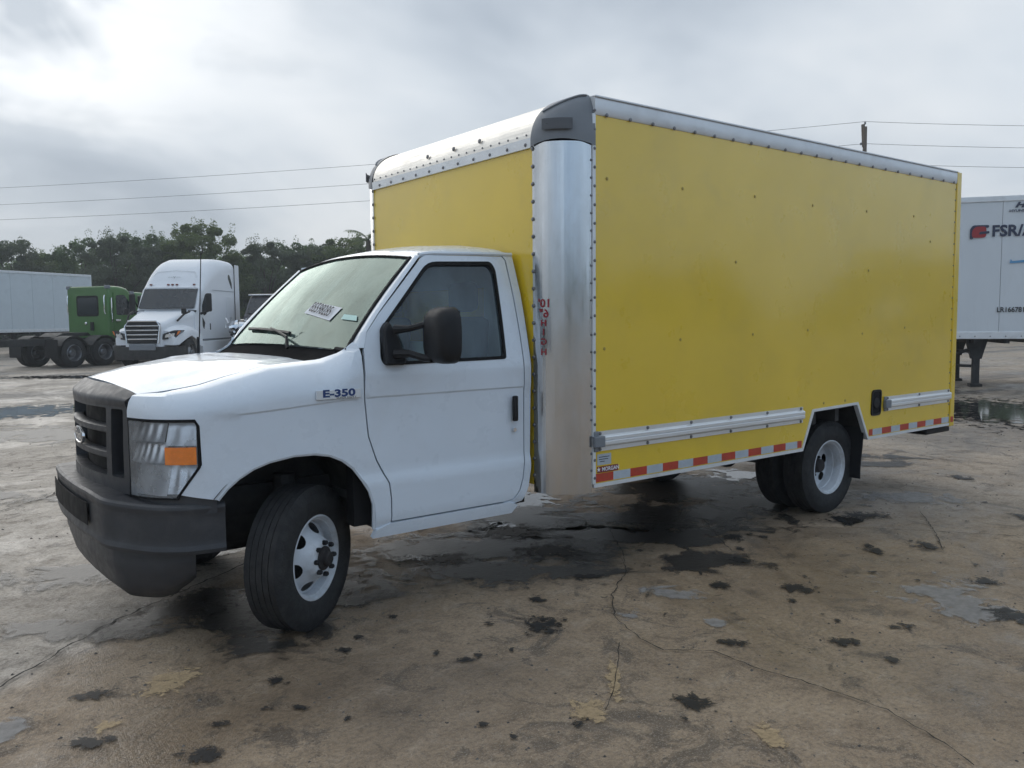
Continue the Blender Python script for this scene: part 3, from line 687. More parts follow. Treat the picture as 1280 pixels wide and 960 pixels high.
# oval emblem
def oval(a, b, y0=0, z0=1.015, dx=0.0): return lambda t: (front_x(0)+dx, y0+a*cos(t), z0+b*sin(t))
mb = MB(); N = 36
rows = [(.016, .108, .047), (.004, .107, .046), (.002, .100, .040), (.006, .096, .036)]
mb.loft([[(-.006+dx, a*cos(2*pi*i/N), 1.015+b*sin(2*pi*i/N)) for i in range(N)] for dx, a, b in rows], cap=True)
EM = mb.build('emblem', M_CHROME, GR, sharp=40)
MB().add([(-.0022, .095*cos(2*pi*i/28), 1.015+.035*sin(2*pi*i/28)) for i in range(28)], [tuple(range(28))]).build('emblem_field', mat('emblem_field', (.10, .12, .16), .3, metal=.6), GR, sharp=None)
text('emblem_lettering', 'Ford', .062, (-.0045, 0, 1.015), (0, -1, 0), (0, 0, 1), M_CHROME, GR, shear=.25, bold=.001, sx=1.2)

# --- headlights
for sy in (-1, 1):
    def hl(off):
        def fn(t, z):
            p = plan(t); p2 = plan(t+.01); d = (p2-p).normalized(); n = Vector((d.y, -d.x))
            if n.x > 0 and n.y > 0: n = -n
            n = Vector((-abs(n.x), -abs(n.y)))
            q = p+n*off; return (q.x, sy*-q.y, z)
        return fn
    HO = [(tx(.107), .770), (tx(.252), .775), (tx(.347), .925), (tx(.345), 1.12), (tx(.33), 1.150), (tx(.107), 1.150)]
    t0, t1 = tx(.107), tx(.345)
    H = panel('headlight', HO, hl(-.075), (-.5, sy, 0), M_BLACK, T, .03, solid=.02)
    inn = [(t0+.003, .780), (tx(.246), .784), (tx(.336), .93), (tx(.334), 1.122), (tx(.325), 1.140), (t0+.003, 1.140)]
    panel('bezel', HO, hl(.002), (-.5, sy, 0), M_SEAL, H, .03, holes=[inn], solid=.03)
    tm = t0+(t1-t0)*.60
    # reflector bowls inside
    def bowl(a0, a1, z0, z1, dep, nf):
        def fn(t, z):
            u = (t-a0)/(a1-a0); v = (z-z0)/(z1-z0); return hl(-.010-dep*(sin(u*pi*nf)**2)*(.3+.7*sin(v*pi))-.36*(z1-z0)*v)(t, z)
        return fn
    for a0, a1, z0, z1, dep, nf in ((t0+.008, tm-.004, 1.045, 1.13, .004, 4), (t0+.008, tm-.004, .945, 1.04, .006, 5), (t0+.008, tm-.004, .79, .94, .007, 1), (tm, tx(.331), 1.028, 1.13, .004, 2), (tm, tx(.30), .80, .934, .006, 2)):
        panel('reflector', [(a0, z0), (a1, z0), (a1 if z0 > .85 or a0 < tm else tx(.325), z1), (a0, z1)], bowl(a0, a1, z0, z1, dep, nf), (-.5, sy, 0), M_REFL, H, .012)
    for zb_ in (.942, 1.042):
        MB().tube([hl(-.006)(t0+.008+i*(tm-t0-.012)/8, zb_) for i in range(9)], .005, 6).build('reflector_rib', M_CHROME, H)
    panel('turn_signal', [(tm+.002, .940), (tx(.331), .940), (tx(.331), 1.022), (tm+.002, 1.022)], hl(.003), (-.5, sy, 0), M_AMBER, H, .02, solid=.006)
    panel('lens', inn, hl(.0), (-.5, sy, 0), M_LENS, H, .03)
    # low part of the nose under the lamp
    panel('lower_fender', [(tx(.107), .70), (tx(.41), .70), (tx(.41), .765), (tx(.255), .796), (tx(.25), .772), (tx(.107), .767)], hl(-.012), (-.5, sy, 0), M_PLASTIC, T, .03, solid=.02)

# --- bumper
BC = catmull([(-.072, 0), (-.067, -.25), (-.050, -.45), (-.030, -.585), (-.006, -.645), (.035, -.70), (.12, -.80), (.20, -.868), (.31, -.922), (.45, -.945)], 5)
BCf = [Vector((p.x, -p.y)) for p in BC][::-1][:-1]+BC      # far to near
def bump_pt(k, off, z):
    p = BCf[k]; a = BCf[max(0, k-1)]; b = BCf[min(len(BCf)-1, k+1)]; d = (b-a).normalized(); n = Vector((d.y, -d.x))
    if n.x > 0: n = -n if abs(n.x) > .3 else n
    c = Vector((.6, 0)); n = n if n.dot(p-c) > 0 else -n
    q = p+n*off; return (q.x, q.y, z)
def drop(k): return .045*sstep(.35, .95, abs(BCf[k].y))
nb = len(BCf)
prof = [(-.16, .788), (-.05, .794), (-.014, .794), (-.002, .784), (.0, .772), (-.006, .745), (-.008, .60), (-.002, .575), (-.008, .556), (-.06, .552)]
mb = MB(); mb.grid(lambda u, v: bump_pt(round(u*(nb-1)), lerp_tab(v*(len(prof)-1), [(i, p[0]) for i, p in enumerate(prof)]), lerp_tab(v*(len(prof)-1), [(i, p[1]) for i, p in enumerate(prof)])-drop(round(u*(nb-1)))), nb-1, 45)
BUMP = mb.build('front_bumper', M_PLASTIC, T, solid=.02, sharp=28)
MB().grid(lambda u, v: bump_pt(round(u*(nb-1)), -.155+.0*v, .80-.26*v), nb-1, 2).build('bumper_backing', M_SEAL, BUMP)
# intake slots
def slot(y0, y1, z0, z1):
    ks = [k for k in range(nb) if y0 <= BCf[k].y <= y1]
    mb = MB(); n = len(ks)-1
    mb.grid(lambda u, v: bump_pt(ks[round(u*n)], .008, z0+(z1-z0)*v-drop(ks[round(u*n)])), n, 3); return mb
slot(-.46, .46, .625, .735).build('intake_slot', M_SEAL, BUMP, solid=.004)
prof2 = [(-.055, .562), (-.048, .54), (-.046, .47), (-.075, .37), (-.12, .325), (-.20, .315)]
KV = [k for k in range(nb) if BCf[k].x < .335]
def val(u, v):
    k = KV[round(u*(len(KV)-1))]; y = BCf[k].y
    o = lerp_tab(v*(len(prof2)-1), [(i, p[0]) for i, p in enumerate(prof2)]); z = lerp_tab(v*(len(prof2)-1), [(i, p[1]) for i, p in enumerate(prof2)])
    x_, y_, z_ = bump_pt(k, o, z-drop(k)*.6)
    lift = .13*sstep(.10, .42, BCf[k].x)
    z_ = z_-.045*(1-sstep(.0, .35, BCf[k].x))*(v)+lift*v
    return (x_, y_, z_)
mb = MB(); mb.grid(val, len(KV)-1, 15); mb.build('bumper_valance', M_PLASTIC, T, solid=.012, sharp=50)
slot(-.40, .40, .47, .50)

# --- mirrors, wiper, antenna
for sy in (-1, 1):
    mir = MB()
    pl = rounded([(1.283, 1.37), (1.285, 1.555), (1.325, 1.60), (1.365, 1.53), (1.40, 1.40), (1.39, 1.365)], .02)
    mir.prism(pl, lambda x, z: (x, sy*(side_y(x, z)+.055), z), lambda x, z: (x, sy*(side_y(x, z)-.002), z))
    mo = mir.build('side_mirror', M_BLACK, T, bevel=.012)
    for za, zb_, r in ((1.555, 1.578, .017), (1.425, 1.405, .019)):
        MB().tube([(1.335, sy*1.03, za), (1.38, sy*1.10, za+.003), (1.43, sy*1.17, zb_), (1.45, sy*1.21, zb_)], [r*1.5, r, r, r*1.2], 8).build('mirror_arm', M_BLACK, mo)
    secs = []
    for dx, k in ((-.055, .62), (-.045, .80), (-.02, .94), (.015, 1.0), (.055, 1.0), (.06, .96)):
        hw, hh = .118*k, .146*k
        secs.append([(1.475+dx, sy*1.248+hw*(abs(cos(t))**.55)*(1 if cos(t) > 0 else -1), 1.522+hh*(abs(sin(t))**.55)*(1 if sin(t) > 0 else -1)) for t in [2*pi*i/32 for i in range(32)]])
    mh = MB().loft(secs).build('mirror_head', M_BLACK, mo, sharp=55)
    MB().grid(lambda u, v: (1.537, sy*1.248+(u-.5)*.19, 1.522+(v-.5)*.25), 1, 1).build('mirror_glass', M_CHROME, mo)
def wsp(u, v, o=.02): q = ws(u, v); return Vector((q.x-o*.75, q.y, q.z+o*.65))
wip = MB().tube([(1.045, -.30, 1.447), wsp(.36, .02, .055), wsp(.47, .075, .055), wsp(.575, .125, .035)], [.011, .008, .007, .005], 6).build('wiper', M_BLACK, T)
MB().tube([wsp(.86-i*.05, .155-i*.0065, .016) for i in range(10)], .011, 5).build('wiper_blade', M_BLACK, wip)
MB().tube([(.88, .83, 1.38), (.885, .83, 1.50), (.893, .83, 1.502), (.925, .835, 2.06)], [.012, .010, .004, .003], 6).build('antenna', M_BLACK, T)
# sticker on the glass
sk = [wsp(.42, .315, .006), wsp(.20, .25, .006), wsp(.175, .385, .006), wsp(.39, .43, .006)]
stk = MB().grid(lambda u, v: tuple(sk[0].lerp(sk[1], u).lerp(sk[3].lerp(sk[2], u), v)), 6, 4).build('sticker', M_PAPER, WS)
tag(stk, 'white paper sticker with handwritten number')
cc = sum(sk, Vector())/4; rr = (sk[1]-sk[0]).normalized(); uu = ((sk[3]-sk[0])-rr*(sk[3]-sk[0]).dot(rr)).normalized()
nn_ = rr.cross(uu); nn_ = nn_ if nn_.x < 0 else -nn_
text('sticker_number', '85598285', .100, cc+nn_*.012, rr, uu, M_INK, WS, bold=.0006, sx=.74)
sm_ = [wsp(.135, .275, .006), wsp(.04, .275, .006), wsp(.055, .325, .006), wsp(.135, .325, .006)]
MB().grid(lambda u, v: tuple(sm_[0].lerp(sm_[1], u).lerp(sm_[3].lerp(sm_[2], u), v)), 4, 2).build('sticker', mat('mint_sticker', (.50, .72, .66), .6), WS)

# --- wheels
def tyre_mesh(r=.375, w=.215, ri=.208):
    h = w/2
    p = [(ri, -h*.80), (ri+.02, -h*.90), (ri+.06, -h*1.0), (r-.075, -h*1.0), (r-.03, -h*.93), (r-.010, -h*.82)]
    tread = []
    for i, yy in enumerate((-.78, -.50, -.46, -.18, -.14, .14, .18, .46, .50, .78)):
        tread.append((r, yy*h))
        if i in (1, 3, 5, 7): tread += [(r-.009, (yy+.004)*h), (r-.009, (yy+.036)*h)]
    q = [(a, -b) for a, b in p][::-1]
    mb = MB(); mb.lathe(p+tread+q, 72)
    # shoulder lugs
    for k in range(56):
        t = 2*pi*k/56
        for sgn in (-1, 1):
            a, b = t, t+.055; y0, y1 = sgn*h*.80, sgn*h*.97
            r1, r0 = r-.002, r-.040
            mb.add([(r1*cos(a), y0, r1*sin(a)), (r1*cos(b), y0, r1*sin(b)), ((r0+.004)*cos(b), y1, (r0+.004)*sin(b)), ((r0+.004)*cos(a), y1, (r0+.004)*sin(a)),
                    (r0*cos(a), y0, r0*sin(a)), (r0*cos(b), y0, r0*sin(b))], [(0, 1, 2, 3), (0, 3, 4), (1, 5, 2)])
    return mb.mesh('tyre', 30)
def rim_mesh(front):
    """outer face towards -y"""
    mb = MB(); h = .0
    # lip and barrel (lip plane at y = -.095)
    mb.lathe([(.214, .075), (.204, .07), (.190, .03), (.188, -.05), (.196, -.075), (.214, -.082), (.222, -.088), (.222, -.095), (.214, -.096), (.206, -.088), (.198, -.07), (.193, -.045), (.192, -.028)] if front else [(.214, .075), (.204, .07), (.190, .03), (.188, -.05), (.196, -.075), (.214, -.082), (.222, -.088), (.222, -.095), (.214, -.096), (.206, -.088), (.200, -.060), (.194, -.052), (.192, -.015), (.184, -.008), (.182, .048)], 56)
    v0 = len(mb.v)
    def prof(r):
        if front:   # disc bulging outwards
            return lerp_tab(r, [(.0, -.135), (.088, -.135), (.096, -.130), (.105, -.108), (.122, -.084), (.150, -.058), (.174, -.036), (.192, -.030)])
        return lerp_tab(r, [(.0, .062), (.088, .062), (.102, .060), (.125, .056), (.16, .052), (.180, .048), (.192, .046)])
    ol = [(.192*cos(2*pi*i/64), .192*sin(2*pi*i/64)) for i in range(64)]
    hs = []
    nh = 6
    for k in range(nh):
        a = 2*pi*(k+.25)/nh; rc = .150; ca, sa = cos(a), sin(a)
        hs.append([(rc*ca+.027*cos(t)*ca-.040*sin(t)*sa, rc*sa+.027*cos(t)*sa+.040*sin(t)*ca) for t in [2*pi*i/14 for i in range(14)]])
    cen = [(.062*cos(2*pi*i/24), .062*sin(2*pi*i/24)) for i in range(24)]
    me2 = panel_mesh('disc', ol, lambda a, b: (a, prof(sqrt(a*a+b*b)), b), (0, -1, 0), .016, holes=hs+[cen])
    vs = [tuple(v.co) for v in me2.vertices]; fs = [tuple(p.vertices) for p in me2.polygons]; mb.add(vs, fs); bpy.data.meshes.remove(me2)
    return mb.mesh('wheel', 40, recalc=False)
def hub_mesh(front):
    mb = MB()
    if front: mb.lathe([(.064, -.130), (.062, -.141), (.050, -.145), (.040, -.150), (.037, -.168), (.030, -.174), (.0005, -.175)], 28)
    else: mb.lathe([(.080, .06), (.072, .045), (.058, .04), (.054, -.01), (.046, -.02), (.0005, -.022)], 28)
    return mb.mesh('hub', 35)
def nut_mesh():
    mb = MB(); mb.lathe([(.0135, 0), (.0125, -.020), (.008, -.026), (.0005, -.027)], 6); return mb.mesh('lug_nut', 30)
TYRE, RF, RR_, HF, HR, NUT = tyre_mesh(), rim_mesh(True), rim_mesh(False), hub_mesh(True), hub_mesh(False), nut_mesh()
_d = MB(); _d.lathe([(.0005, .005), (.165, .005), (.172, .02), (.172, .09), (.0005, .09)], 28); DRUM = _d.mesh('brake_drum'); DRUM.materials.append(M_RUST)
TYRE.materials.append(M_RUBBER); RF.materials.append(M_RIMW); RR_.materials.append(M_RIMW); HF.materials.append(M_RUST); HR.materials.append(M_RUST); NUT.materials.append(M_BLACK)
def wheel(loc, rz, front, detail=True, spin=0.0):
    w = new_obj('wheel', RF if front else RR_, None, T, loc, (0, spin, rz))
    w.rotation_mode = 'ZYX' if False else 'XYZ'
    new_obj('tyre', TYRE, None, w)
    if front: new_obj('brake_drum', DRUM, None, w)
    if detail:
        new_obj('hub', HF if front else HR, None, w)
        for k in range(8):
            a = 2*pi*k/8; new_obj('lug_nut', NUT, None, w, (.082*cos(a), -.133 if front else .058, .082*sin(a)))
    return w
XA, WB, ZR = .848, 5.30, .375
steer = radians(34.75)
nrm = Vector((sin(steer), -cos(steer), 0)); kp = Vector((XA, -.745, ZR))
wheel(kp+nrm*.062, steer, True)
wheel(Vector((XA, .745, ZR))-nrm*.062*1.0, steer+pi, True)
for sy in (-1, 1):
    wheel((WB, sy*1.005, ZR), 0 if sy < 0 else pi, False)
    wheel((WB, sy*.735, ZR), pi if sy < 0 else 0, False, False)

# --- chassis
ch = MB()
for sy in (-1, 1):
    ch.box(.25, 7.0, sy*.40, sy*.47, .56, .72)
for x in (.35, 1.3, 2.4, 3.3, 4.2, 5.0, 5.8, 6.8): ch.box(x, x+.08, -.41, .41, .58, .70)
ch.box(2.36, 2.62, -.95, .95, .86, .93).box(2.62, 7.05, -1.16, 1.16, .86, .93)
for i in range(14): ch.box(2.7+i*.32, 2.75+i*.32, -1.16, 1.16, .76, .87)
ch.build('chassis_frame', M_CHASSIS, T)
MB().tube([(WB, -.9, ZR), (WB, -.2, ZR), (WB, -.1, ZR+.02), (WB, .15, ZR+.02), (WB, .25, ZR), (WB, .9, ZR)], [.055, .06, .16, .16, .06, .055], 14).build('rear_axle', M_CHASSIS, T)
MB().tube([(XA, -.62, .34), (XA, .62, .34)], .05, 10).build('front_axle', M_CHASSIS, T)
for sy in (-1, 1):
    MB().tube([(4.6, sy*.5, .60), (5.0, sy*.5, .50), (WB, sy*.5, .455), (5.6, sy*.5, .50), (6.0, sy*.5, .62)], .035, 6).build('leaf_spring', M_CHASSIS, T)
    MB().tube([(XA+.05, sy*.56, .36), (XA+.05, sy*.56, .78)], .06, 10).build('coil_spring', M_CHASSIS, T)
MB().tube([(1.8, .02, .52), (5.25, .02, .42)], .05, 10).build('drive_shaft', M_CHASSIS, T)
MB().box(5.75, 6.7, -.36, .36, .42, .70).build('fuel_tank', M_CHASSIS, T, bevel=.04)
MB().box(.50, 1.35, -.34, .34, .33, .75).build('engine_sump', M_CHASSIS, T, bevel=.06)
MB().box(1.35, 1.95, -.22, .22, .36, .68).build('gearbox', M_CHASSIS, T, bevel=.06)
MB().tube([(1.6, .30, .48), (3.0, .36, .48), (3.1, .36, .48), (3.9, .36, .48), (4.0, .36, .48), (4.9, .36, .52)], [.03, .03, .10, .10, .03, .03], 10).build('exhaust', M_CHASSIS, T)
MB().box(2.75, 3.25, -.78, -.50, .60, .80).build('battery_box', M_CHASSIS, T, bevel=.02)
for sy in (-1, 1):
    fl = MB(); fl.grid(lambda u, v: (5.60+.02*sin(v*5), sy*(.62+u*.585), .88-v*.62), 4, 8); fl.build('mud_flap', M_BLACK, T, solid=.008)
    # wheel housing above the tyre
    h = MB(); hp = [(4.70, .62), (4.87, .915), (5.47, .925), (5.66, .60)]
    h.grid(lambda u, v: (lerp_tab(u*3, [(i, p[0]) for i, p in enumerate(hp)]), sy*(1.195-.62*v), lerp_tab(u*3, [(i, p[1]) for i, p in enumerate(hp)])), 12, 3); h.build('wheel_housing', M_CHASSIS, T)
MB().box(4.80, 5.60, -.58, .58, .86, .90).build('wheel_housing', M_CHASSIS, T)

# --- cargo box
BX0, BXS, BX1, BY, ZB, ZY, ZT = 2.30, 2.571, 7.05, 1.22, .582, 2.79, 2.893
YP = .985
CUT = [(4.73, .582), (4.868, .872), (5.472, .885), (5.645, .582)]
for sy in (-1, 1):
    sf = lambda x, z: (x, sy*BY, z)
    SP = [(BXS+.012, ZB+.024), (CUT[0][0]-.012, ZB+.024), (CUT[1][0]-.02, CUT[1][1]+.02), (CUT[2][0]+.015, CUT[2][1]+.02), (CUT[3][0]+.012, ZB+.024), (BX1-.004, ZB+.024), (BX1-.004, ZY), (BXS+.012, ZY)]
    side = panel('side_panel', SP, sf, (0, sy, 0), M_YELLOW, T, .25, solid=.02)
    if sy < 0:
        mb = MB()
        for x, z in ((3.35, 2.43), (4.1, 2.44), (4.8, 2.43), (5.55, 2.44), (6.3, 2.45), (3.34, 1.46), (4.1, 1.48), (4.77, 1.5), (5.53, 1.46), (6.2, 1.5), (2.66, 1.42), (2.68, 2.43), (5.0, .93), (5.3, .93), (3.9, 1.98), (5.6, 1.97), (6.6, 2.25)): mb.dome((x, -BY-.0002, z), (0, -1, 0), .011, .006)
        mb.build('panel_bolt', mat('bolt_yellow', (.40, .28, .05), .5), side, kind='stuff')
    # bottom edge trim, wheel cut-out trim
    tr = MB()
    pts = [(BXS, ZB), (CUT[0][0], ZB), CUT[1], CUT[2], CUT[3], (BX1, ZB)]
    pin_ = [(BXS, ZB+.023), (CUT[0][0]-.013, ZB+.023), (CUT[1][0]-.021, CUT[1][1]+.021), (CUT[2][0]+.016, CUT[2][1]+.021), (CUT[3][0]+.013, ZB+.023), (BX1, ZB+.023)]
    for i in range(5):
        a, b, c, d_ = pts[i], pts[i+1], pin_[i+1], pin_[i]
        tr.prism([a, b, c, d_], lambda x, z: (x, sy*(BY+.006), z), lambda x, z: (x, sy*(BY-.03), z))
    tr.build('edge_trim', M_RAIL, T)
    # front vertical trim strip
    MB().box(BXS-.012, BXS+.012, sy*(BY-.02), sy*(BY+.007), ZB+.024, ZY+.004).build('corner_trim', M_RAIL, T)
    # roof rail
    rl = MB()
    sec = [(BY+.004, ZY+.0), (BY+.010, ZY+.012), (BY+.010, ZT-.014), (BY+.004, ZT), (BY-.06, ZT+.006), (BY-.06, ZY)]
    rl.loft([[(x, sy*y, z) for y, z in sec] for x in (BXS+.005, BX1-.006)]); rl.build('roof_rail', M_RAIL, T, sharp=30)
    MB().box(BXS+.005, BX1, sy*(BY-.01), sy*(BY+.016), ZT-.002, ZT+.006).build('rail_lip', M_RAIL, T)
    rv = MB()
    for i in range(23):
        x = BXS+.10+i*.196; rv.dome((x, sy*(BY+.008), ZY+.006), (0, sy, 0), .013, .010)
    for i in range(21):
        z = ZB+.06+i*.1085; rv.dome((BXS+.004, sy*(BY+.007), z), (0, sy, 0), .010, .008)
    for i in range(23):
        z = ZB+.10+i*.098; rv.dome((BX1-.012, sy*BY, z), (0, sy, 0), .008, .006)
    rv.build('rivet_row', mat('rivet_steel', (.20, .20, .21), .45, metal=.7, var=.2), T, kind='stuff')
    # corner post
    cp = MB()
    def post(u, v):
        a = u*pi/2; return (BX0+(BXS-BX0-.012)*(1-cos(a)), sy*(YP+(BY-YP)*sin(a)), .556+v*(2.628-.556)+.02*(1-v)*0)
    cp.grid(post, 20, 24); CPo = cp.build('corner_post', M_ALU, T, solid=.01, sharp=None)
    rv = MB()
    for i in range(20):
        z = .66+i*.102
        rv.dome((BX0-.001, sy*(YP+.006), z), (-1, 0, 0), .013, .010)
        rv.dome((BXS-.018, sy*(BY+.0005), z+.03), (0, sy, 0), .008, .006)
    rv.build('rivet_row', MATS['rivet_steel'], CPo, kind='stuff')
    # moulded corner cap: quarter-round post blended into the rounded roof edge
    cc_ = MB()
    def capf(u, v):
        a = u*pi/2; b = v
        # lower part follows the post, upper part curls over to the roof
        zl = 2.61+.03*sin(u*pi); R = .30
        ex = BX0-.012+(BXS+.008-BX0+.012)*(1-cos(a)); ey = YP+(BY+.012-YP)*sin(a)
        f = max(0, (v-.12)/.88); an = f*pi/2
        k = 1-cos(an)
        rx = .30*cos(a)+.0; ry = .16*sin(a)
        x = ex+(BX0+.30-ex)*k*cos(a)**.6 if cos(a) > .001 else ex
        y = ey-(ey-(YP-.02))*k*0.0-(.075*sin(a))*k
        z = zl+.03*min(1, v/.12)+(ZT+.022-zl-.03)*sin(an)
        return (x, sy*y, z)
    cc_.grid(capf, 22, 22)
    # filling sheet over the top of the corner
    top = [capf(i/22, 1) for i in range(23)]
    k0 = len(cc_.v); cc_.add(top+[(BXS+.03, sy*(YP-.03), ZT+.020)], [(i, i+1, 23) for i in range(22)])
    co = cc_.build('corner_cap', M_CAPGREY, T, sharp=60)
    MB().tube([Vector(capf(u, .46+.40*sin(u*pi*.5)**1.5*.9))+Vector((-.004, sy*.004, .002)) for u in [.10+i*.075 for i in range(12)]], .006, 5).build('cap_ridge', M_CAPGREY, co)
    # maker's plate on the cap
    pm = MB()
    def plate(u, v):
        a = (.24+.42*u)*pi/2; ex = BX0-.020+(BXS+.008-BX0+.012)*(1-cos(a)); ey = YP+(BY+.020-YP)*sin(a)
        return (ex-.004, sy*(ey+.004), 2.69+.062*v)
    pm.grid(plate, 8, 2); pm.build('maker_plate', mat('plate_grey', (.10, .105, .115), .5), co, solid=.006)
    pm = MB()
    for u in (.2, .5, .78): q = Vector(plate(u, .5)); pm.dome(q, (-.7, sy*.7, 0), .013, .006)
    pm.build('plate_emboss', M_BLACK, co)
    # rear post and bottom
    MB().box(BX1+.002, BX1+.085, sy*(BY+.010), sy*(BY-.12), ZB-.01, ZT+.004).build('rear_post', M_YELLOW, T, bevel=.008)
    # rub rails
    for xa, xb in ((2.585, 4.715), (5.905, 7.035)):
        sec = [(0, .802), (.008, .802), (.008, .826), (.024, .834), (.027, .840), (.027, .858), (.022, .863), (.027, .868), (.027, .884), (.024, .890), (.008, .898), (.008, .922), (0, .922)]
        rr_ = MB(); rr_.loft([[(x, sy*(BY+.0005+d_), z) for d_, z in sec] for x in (xa, xb)])
        ro = rr_.build('rub_rail', M_EXTR, T, sharp=25)
        MB().box(xa-.03, xa+.055, sy*(BY+.004), sy*(BY+.034), .828, .896).box(xa-.02, xa+.02, sy*(BY+.002), sy*(BY+.014), .80, .925).build('end_cap', M_CAPGREY, ro, bevel=.006)
        bm_ = MB(); n = int((xb-xa)/.39)
        for i in range(n+1):
            x = xa+.03+(xb-xa-.06)*i/n
            for z in (.814, .910): bm_.dome((x, sy*(BY+.0085), z), (0, sy, 0), .012, .010)
        bm_.build('rail_bolt', MATS['rivet_steel'], ro, kind='stuff')
    # reflective tape
    x = BXS+.016; k = 0; pcs = [(2.587, 4.715), (5.668, 7.045)]
    for xa, xb in pcs:
        x = xa; k = 0
        if xa > 5: x = xa; first = .05
        while x < xb-.01:
            L = .148
            if xa > 5 and k == 0: L = .055
            e = min(x+L, xb); zz = .612
            if xa < 5 and e > 4.66: e = min(e, 4.725)
            MB().box(x, e-.001, sy*(BY+.0005), sy*(BY+.0022), zz, zz+.052).build('reflective_strip', M_RED if k % 2 == 0 else M_SILVER, side)
            x = e; k += 1
    MB().box(BX1+.012, BX1+.06, sy*(BY+.0105), sy*(BY+.0125), .612, .664).build('reflective_strip', M_RED, T)
# labels on the near side
sideN = [o for o in T.children if o.name.startswith('side_panel')][0]
MB().box(2.60, 2.775, -BY-.0005, -BY-.003, .668, .706).build('maker_label', M_LABELRED, sideN)
text('maker_lettering', '\u2605 MORGAN', .034, (2.688, -BY-.0045, .687), (1, 0, 0), (0, 0, 1), M_PAPER, sideN, bold=.0008, sx=.98)
MB().box(2.60, 2.715, -BY-.0005, -BY-.0025, .715, .782).build('data_label', M_SILVER, sideN, bevel=.0)
mb = MB()
for i, (a, b) in enumerate(((2.612, 2.70), (2.612, 2.69), (2.62, 2.66))): mb.box(a, b, -BY-.003, -BY-.0038, .762-i*.014, .766-i*.014)
mb.build('data_label_print', M_INK, sideN)
# filler recess
fo = rounded([(5.685, .775), (5.835, .775), (5.845, .99), (5.695, .99)], .035)
ff_ = panel('fuel_filler', fo, lambda x, z: (x, -BY-.009, z), (0, -1, 0), M_BLACK, T, .03, holes=[[(x*.80+5.765*.20, z*.84+.8825*.16) for x, z in fo]], solid=.012)
panel('filler_recess', [(x*.80+5.765*.20, z*.84+.8825*.16) for x, z in fo], lambda x, z: (x, -BY-.0015, z), (0, -1, 0), M_SEAL, ff_, .04)
mb = MB(); mb.lathe([(.045, 0), (.045, -.006), (.0005, -.007)], 20, (5.765, 0, .88)); mb.build('filler_cap', M_BLACK, ff_, loc=(0, -BY-.002, 0))
# front panel, nose radius, roof, rear
panel('front_panel', [(-YP, .60), (YP, .60), (YP, 2.62), (-YP, 2.62)], lambda y, z: (BX0+.006, y, z), (-1, 0, 0), M_YELLOW, T, .3, solid=.02)
nose = MB()
def nosef(u, v):
    y = -YP+.002+u*(2*YP-.004); a = v*pi/2
    return (BX0-.004+.30*(1-cos(a)), y, 2.662+(ZT+.012-2.662)*sin(a))
nose.grid(nosef, 2, 16); NO = nose.build('roof_nose', M_ALUCAP, T, solid=.008, sharp=None)
MB().box(BX0-.010, BX0+.008, -YP+.002, YP-.002, 2.606, 2.664).build('nose_trim', M_RAIL, NO)
rv = MB()
for i in range(22):
    y = -YP+.05+i*.09; rv.dome((BX0-.011, y, 2.628), (-1, 0, 0), .011, .008) if i % 2 == 0 else None
    rv.dome((BX0-.003, y, 2.685), (-1, 0, 0), .007, .005)
for y in (-.45, -.15, .18): rv.dome((BX0+.002, y, 2.735), (-1, 0, .1), .016, .010)
rv.build('rivet_row', MATS['rivet_steel'], NO, kind='stuff')
MB().box(BX0+.28, BX1+.08, -BY+.01, BY-.01, ZT-.01, ZT+.008).build('roof_sheet', M_RAIL, T)
MB().box(BX1-.03, BX1+.05, -BY+.12, BY-.12, ZB+.3, ZT-.01).build('rear_door', M_YELLOW, T)
MB().box(6.95, 7.22, -1.12, 1.12, .50, .565).build('rear_bumper', M_CHASSIS, T, bevel=.01)
MB().box(6.72, 7.16, -1.18, -.95, .515, .568).build('rear_step', M_BLACK, T, bevel=.01)
# height warning, mirrored so that the driver can read it in the door mirror
def post_pt(y, z):
    a = math.asin(min(1, (abs(y)-YP)/(BY-YP))); x = BX0+(BXS-BX0-.012)*(1-cos(a)); n = Vector((-cos(a)/(.26), -sin(a)/(.235), 0)).normalized()
    return Vector((x, y, z))+n*.006, n
for s_, z, size, dy in (("10'", 1.692, .068, -1.058), ('6"', 1.632, .068, -1.055), ('H', 1.577, .052, -1.053), ('I', 1.523, .052, -1.053), ('G', 1.466, .052, -1.053), ('H', 1.405, .052, -1.053)):
    me = text_mesh(s_, size, bold=.0012)
    for v in me.vertices:
        p, n = post_pt(dy-.012+v.co.x, z+v.co.y); v.co = p-n*.003
    me.flip_normals()
    new_obj('height_lettering', me, M_REDINK, [q for q in T.children if q.name.startswith('corner_post')][0])

# ================================================================== HIGHWAY TRACTORS
def body_loft(stations, n=7, zround=None):
    """stations (x, zb, zt, hw, r): closed body with rounded upper edges"""
    secs = []
    S5 = [np.array(q) for q in stations]; dense = []
    for i in range(len(S5)-1):
        a, b = S5[max(0, i-1)], S5[i]; c, d = S5[i+1], S5[min(len(S5)-1, i+2)]
        for j in range(4):
            t = j/4; q = .5*((2*b)+(c-a)*t+(2*a-5*b+4*c-d)*t*t+(3*b-a-3*c+d)*t**3); q[0] = b[0]+(c[0]-b[0])*t; dense.append(q)
    dense.append(S5[-1])
    for x, zb, zt, hw, r in dense:
        q = [(x, -hw, zb)]
        for i in range(n): a = pi/2*i/(n-1); q.append((x, -hw+r*(1-cos(a)), zt-r+r*sin(a)))
        for i in range(n): a = pi/2*(1-i/(n-1)); q.append((x, hw-r*(1-cos(a)), zt-r+r*sin(a)))
        q.append((x, hw, zb)); secs.append(q)
    mb = MB(); mb.loft(secs); return mb
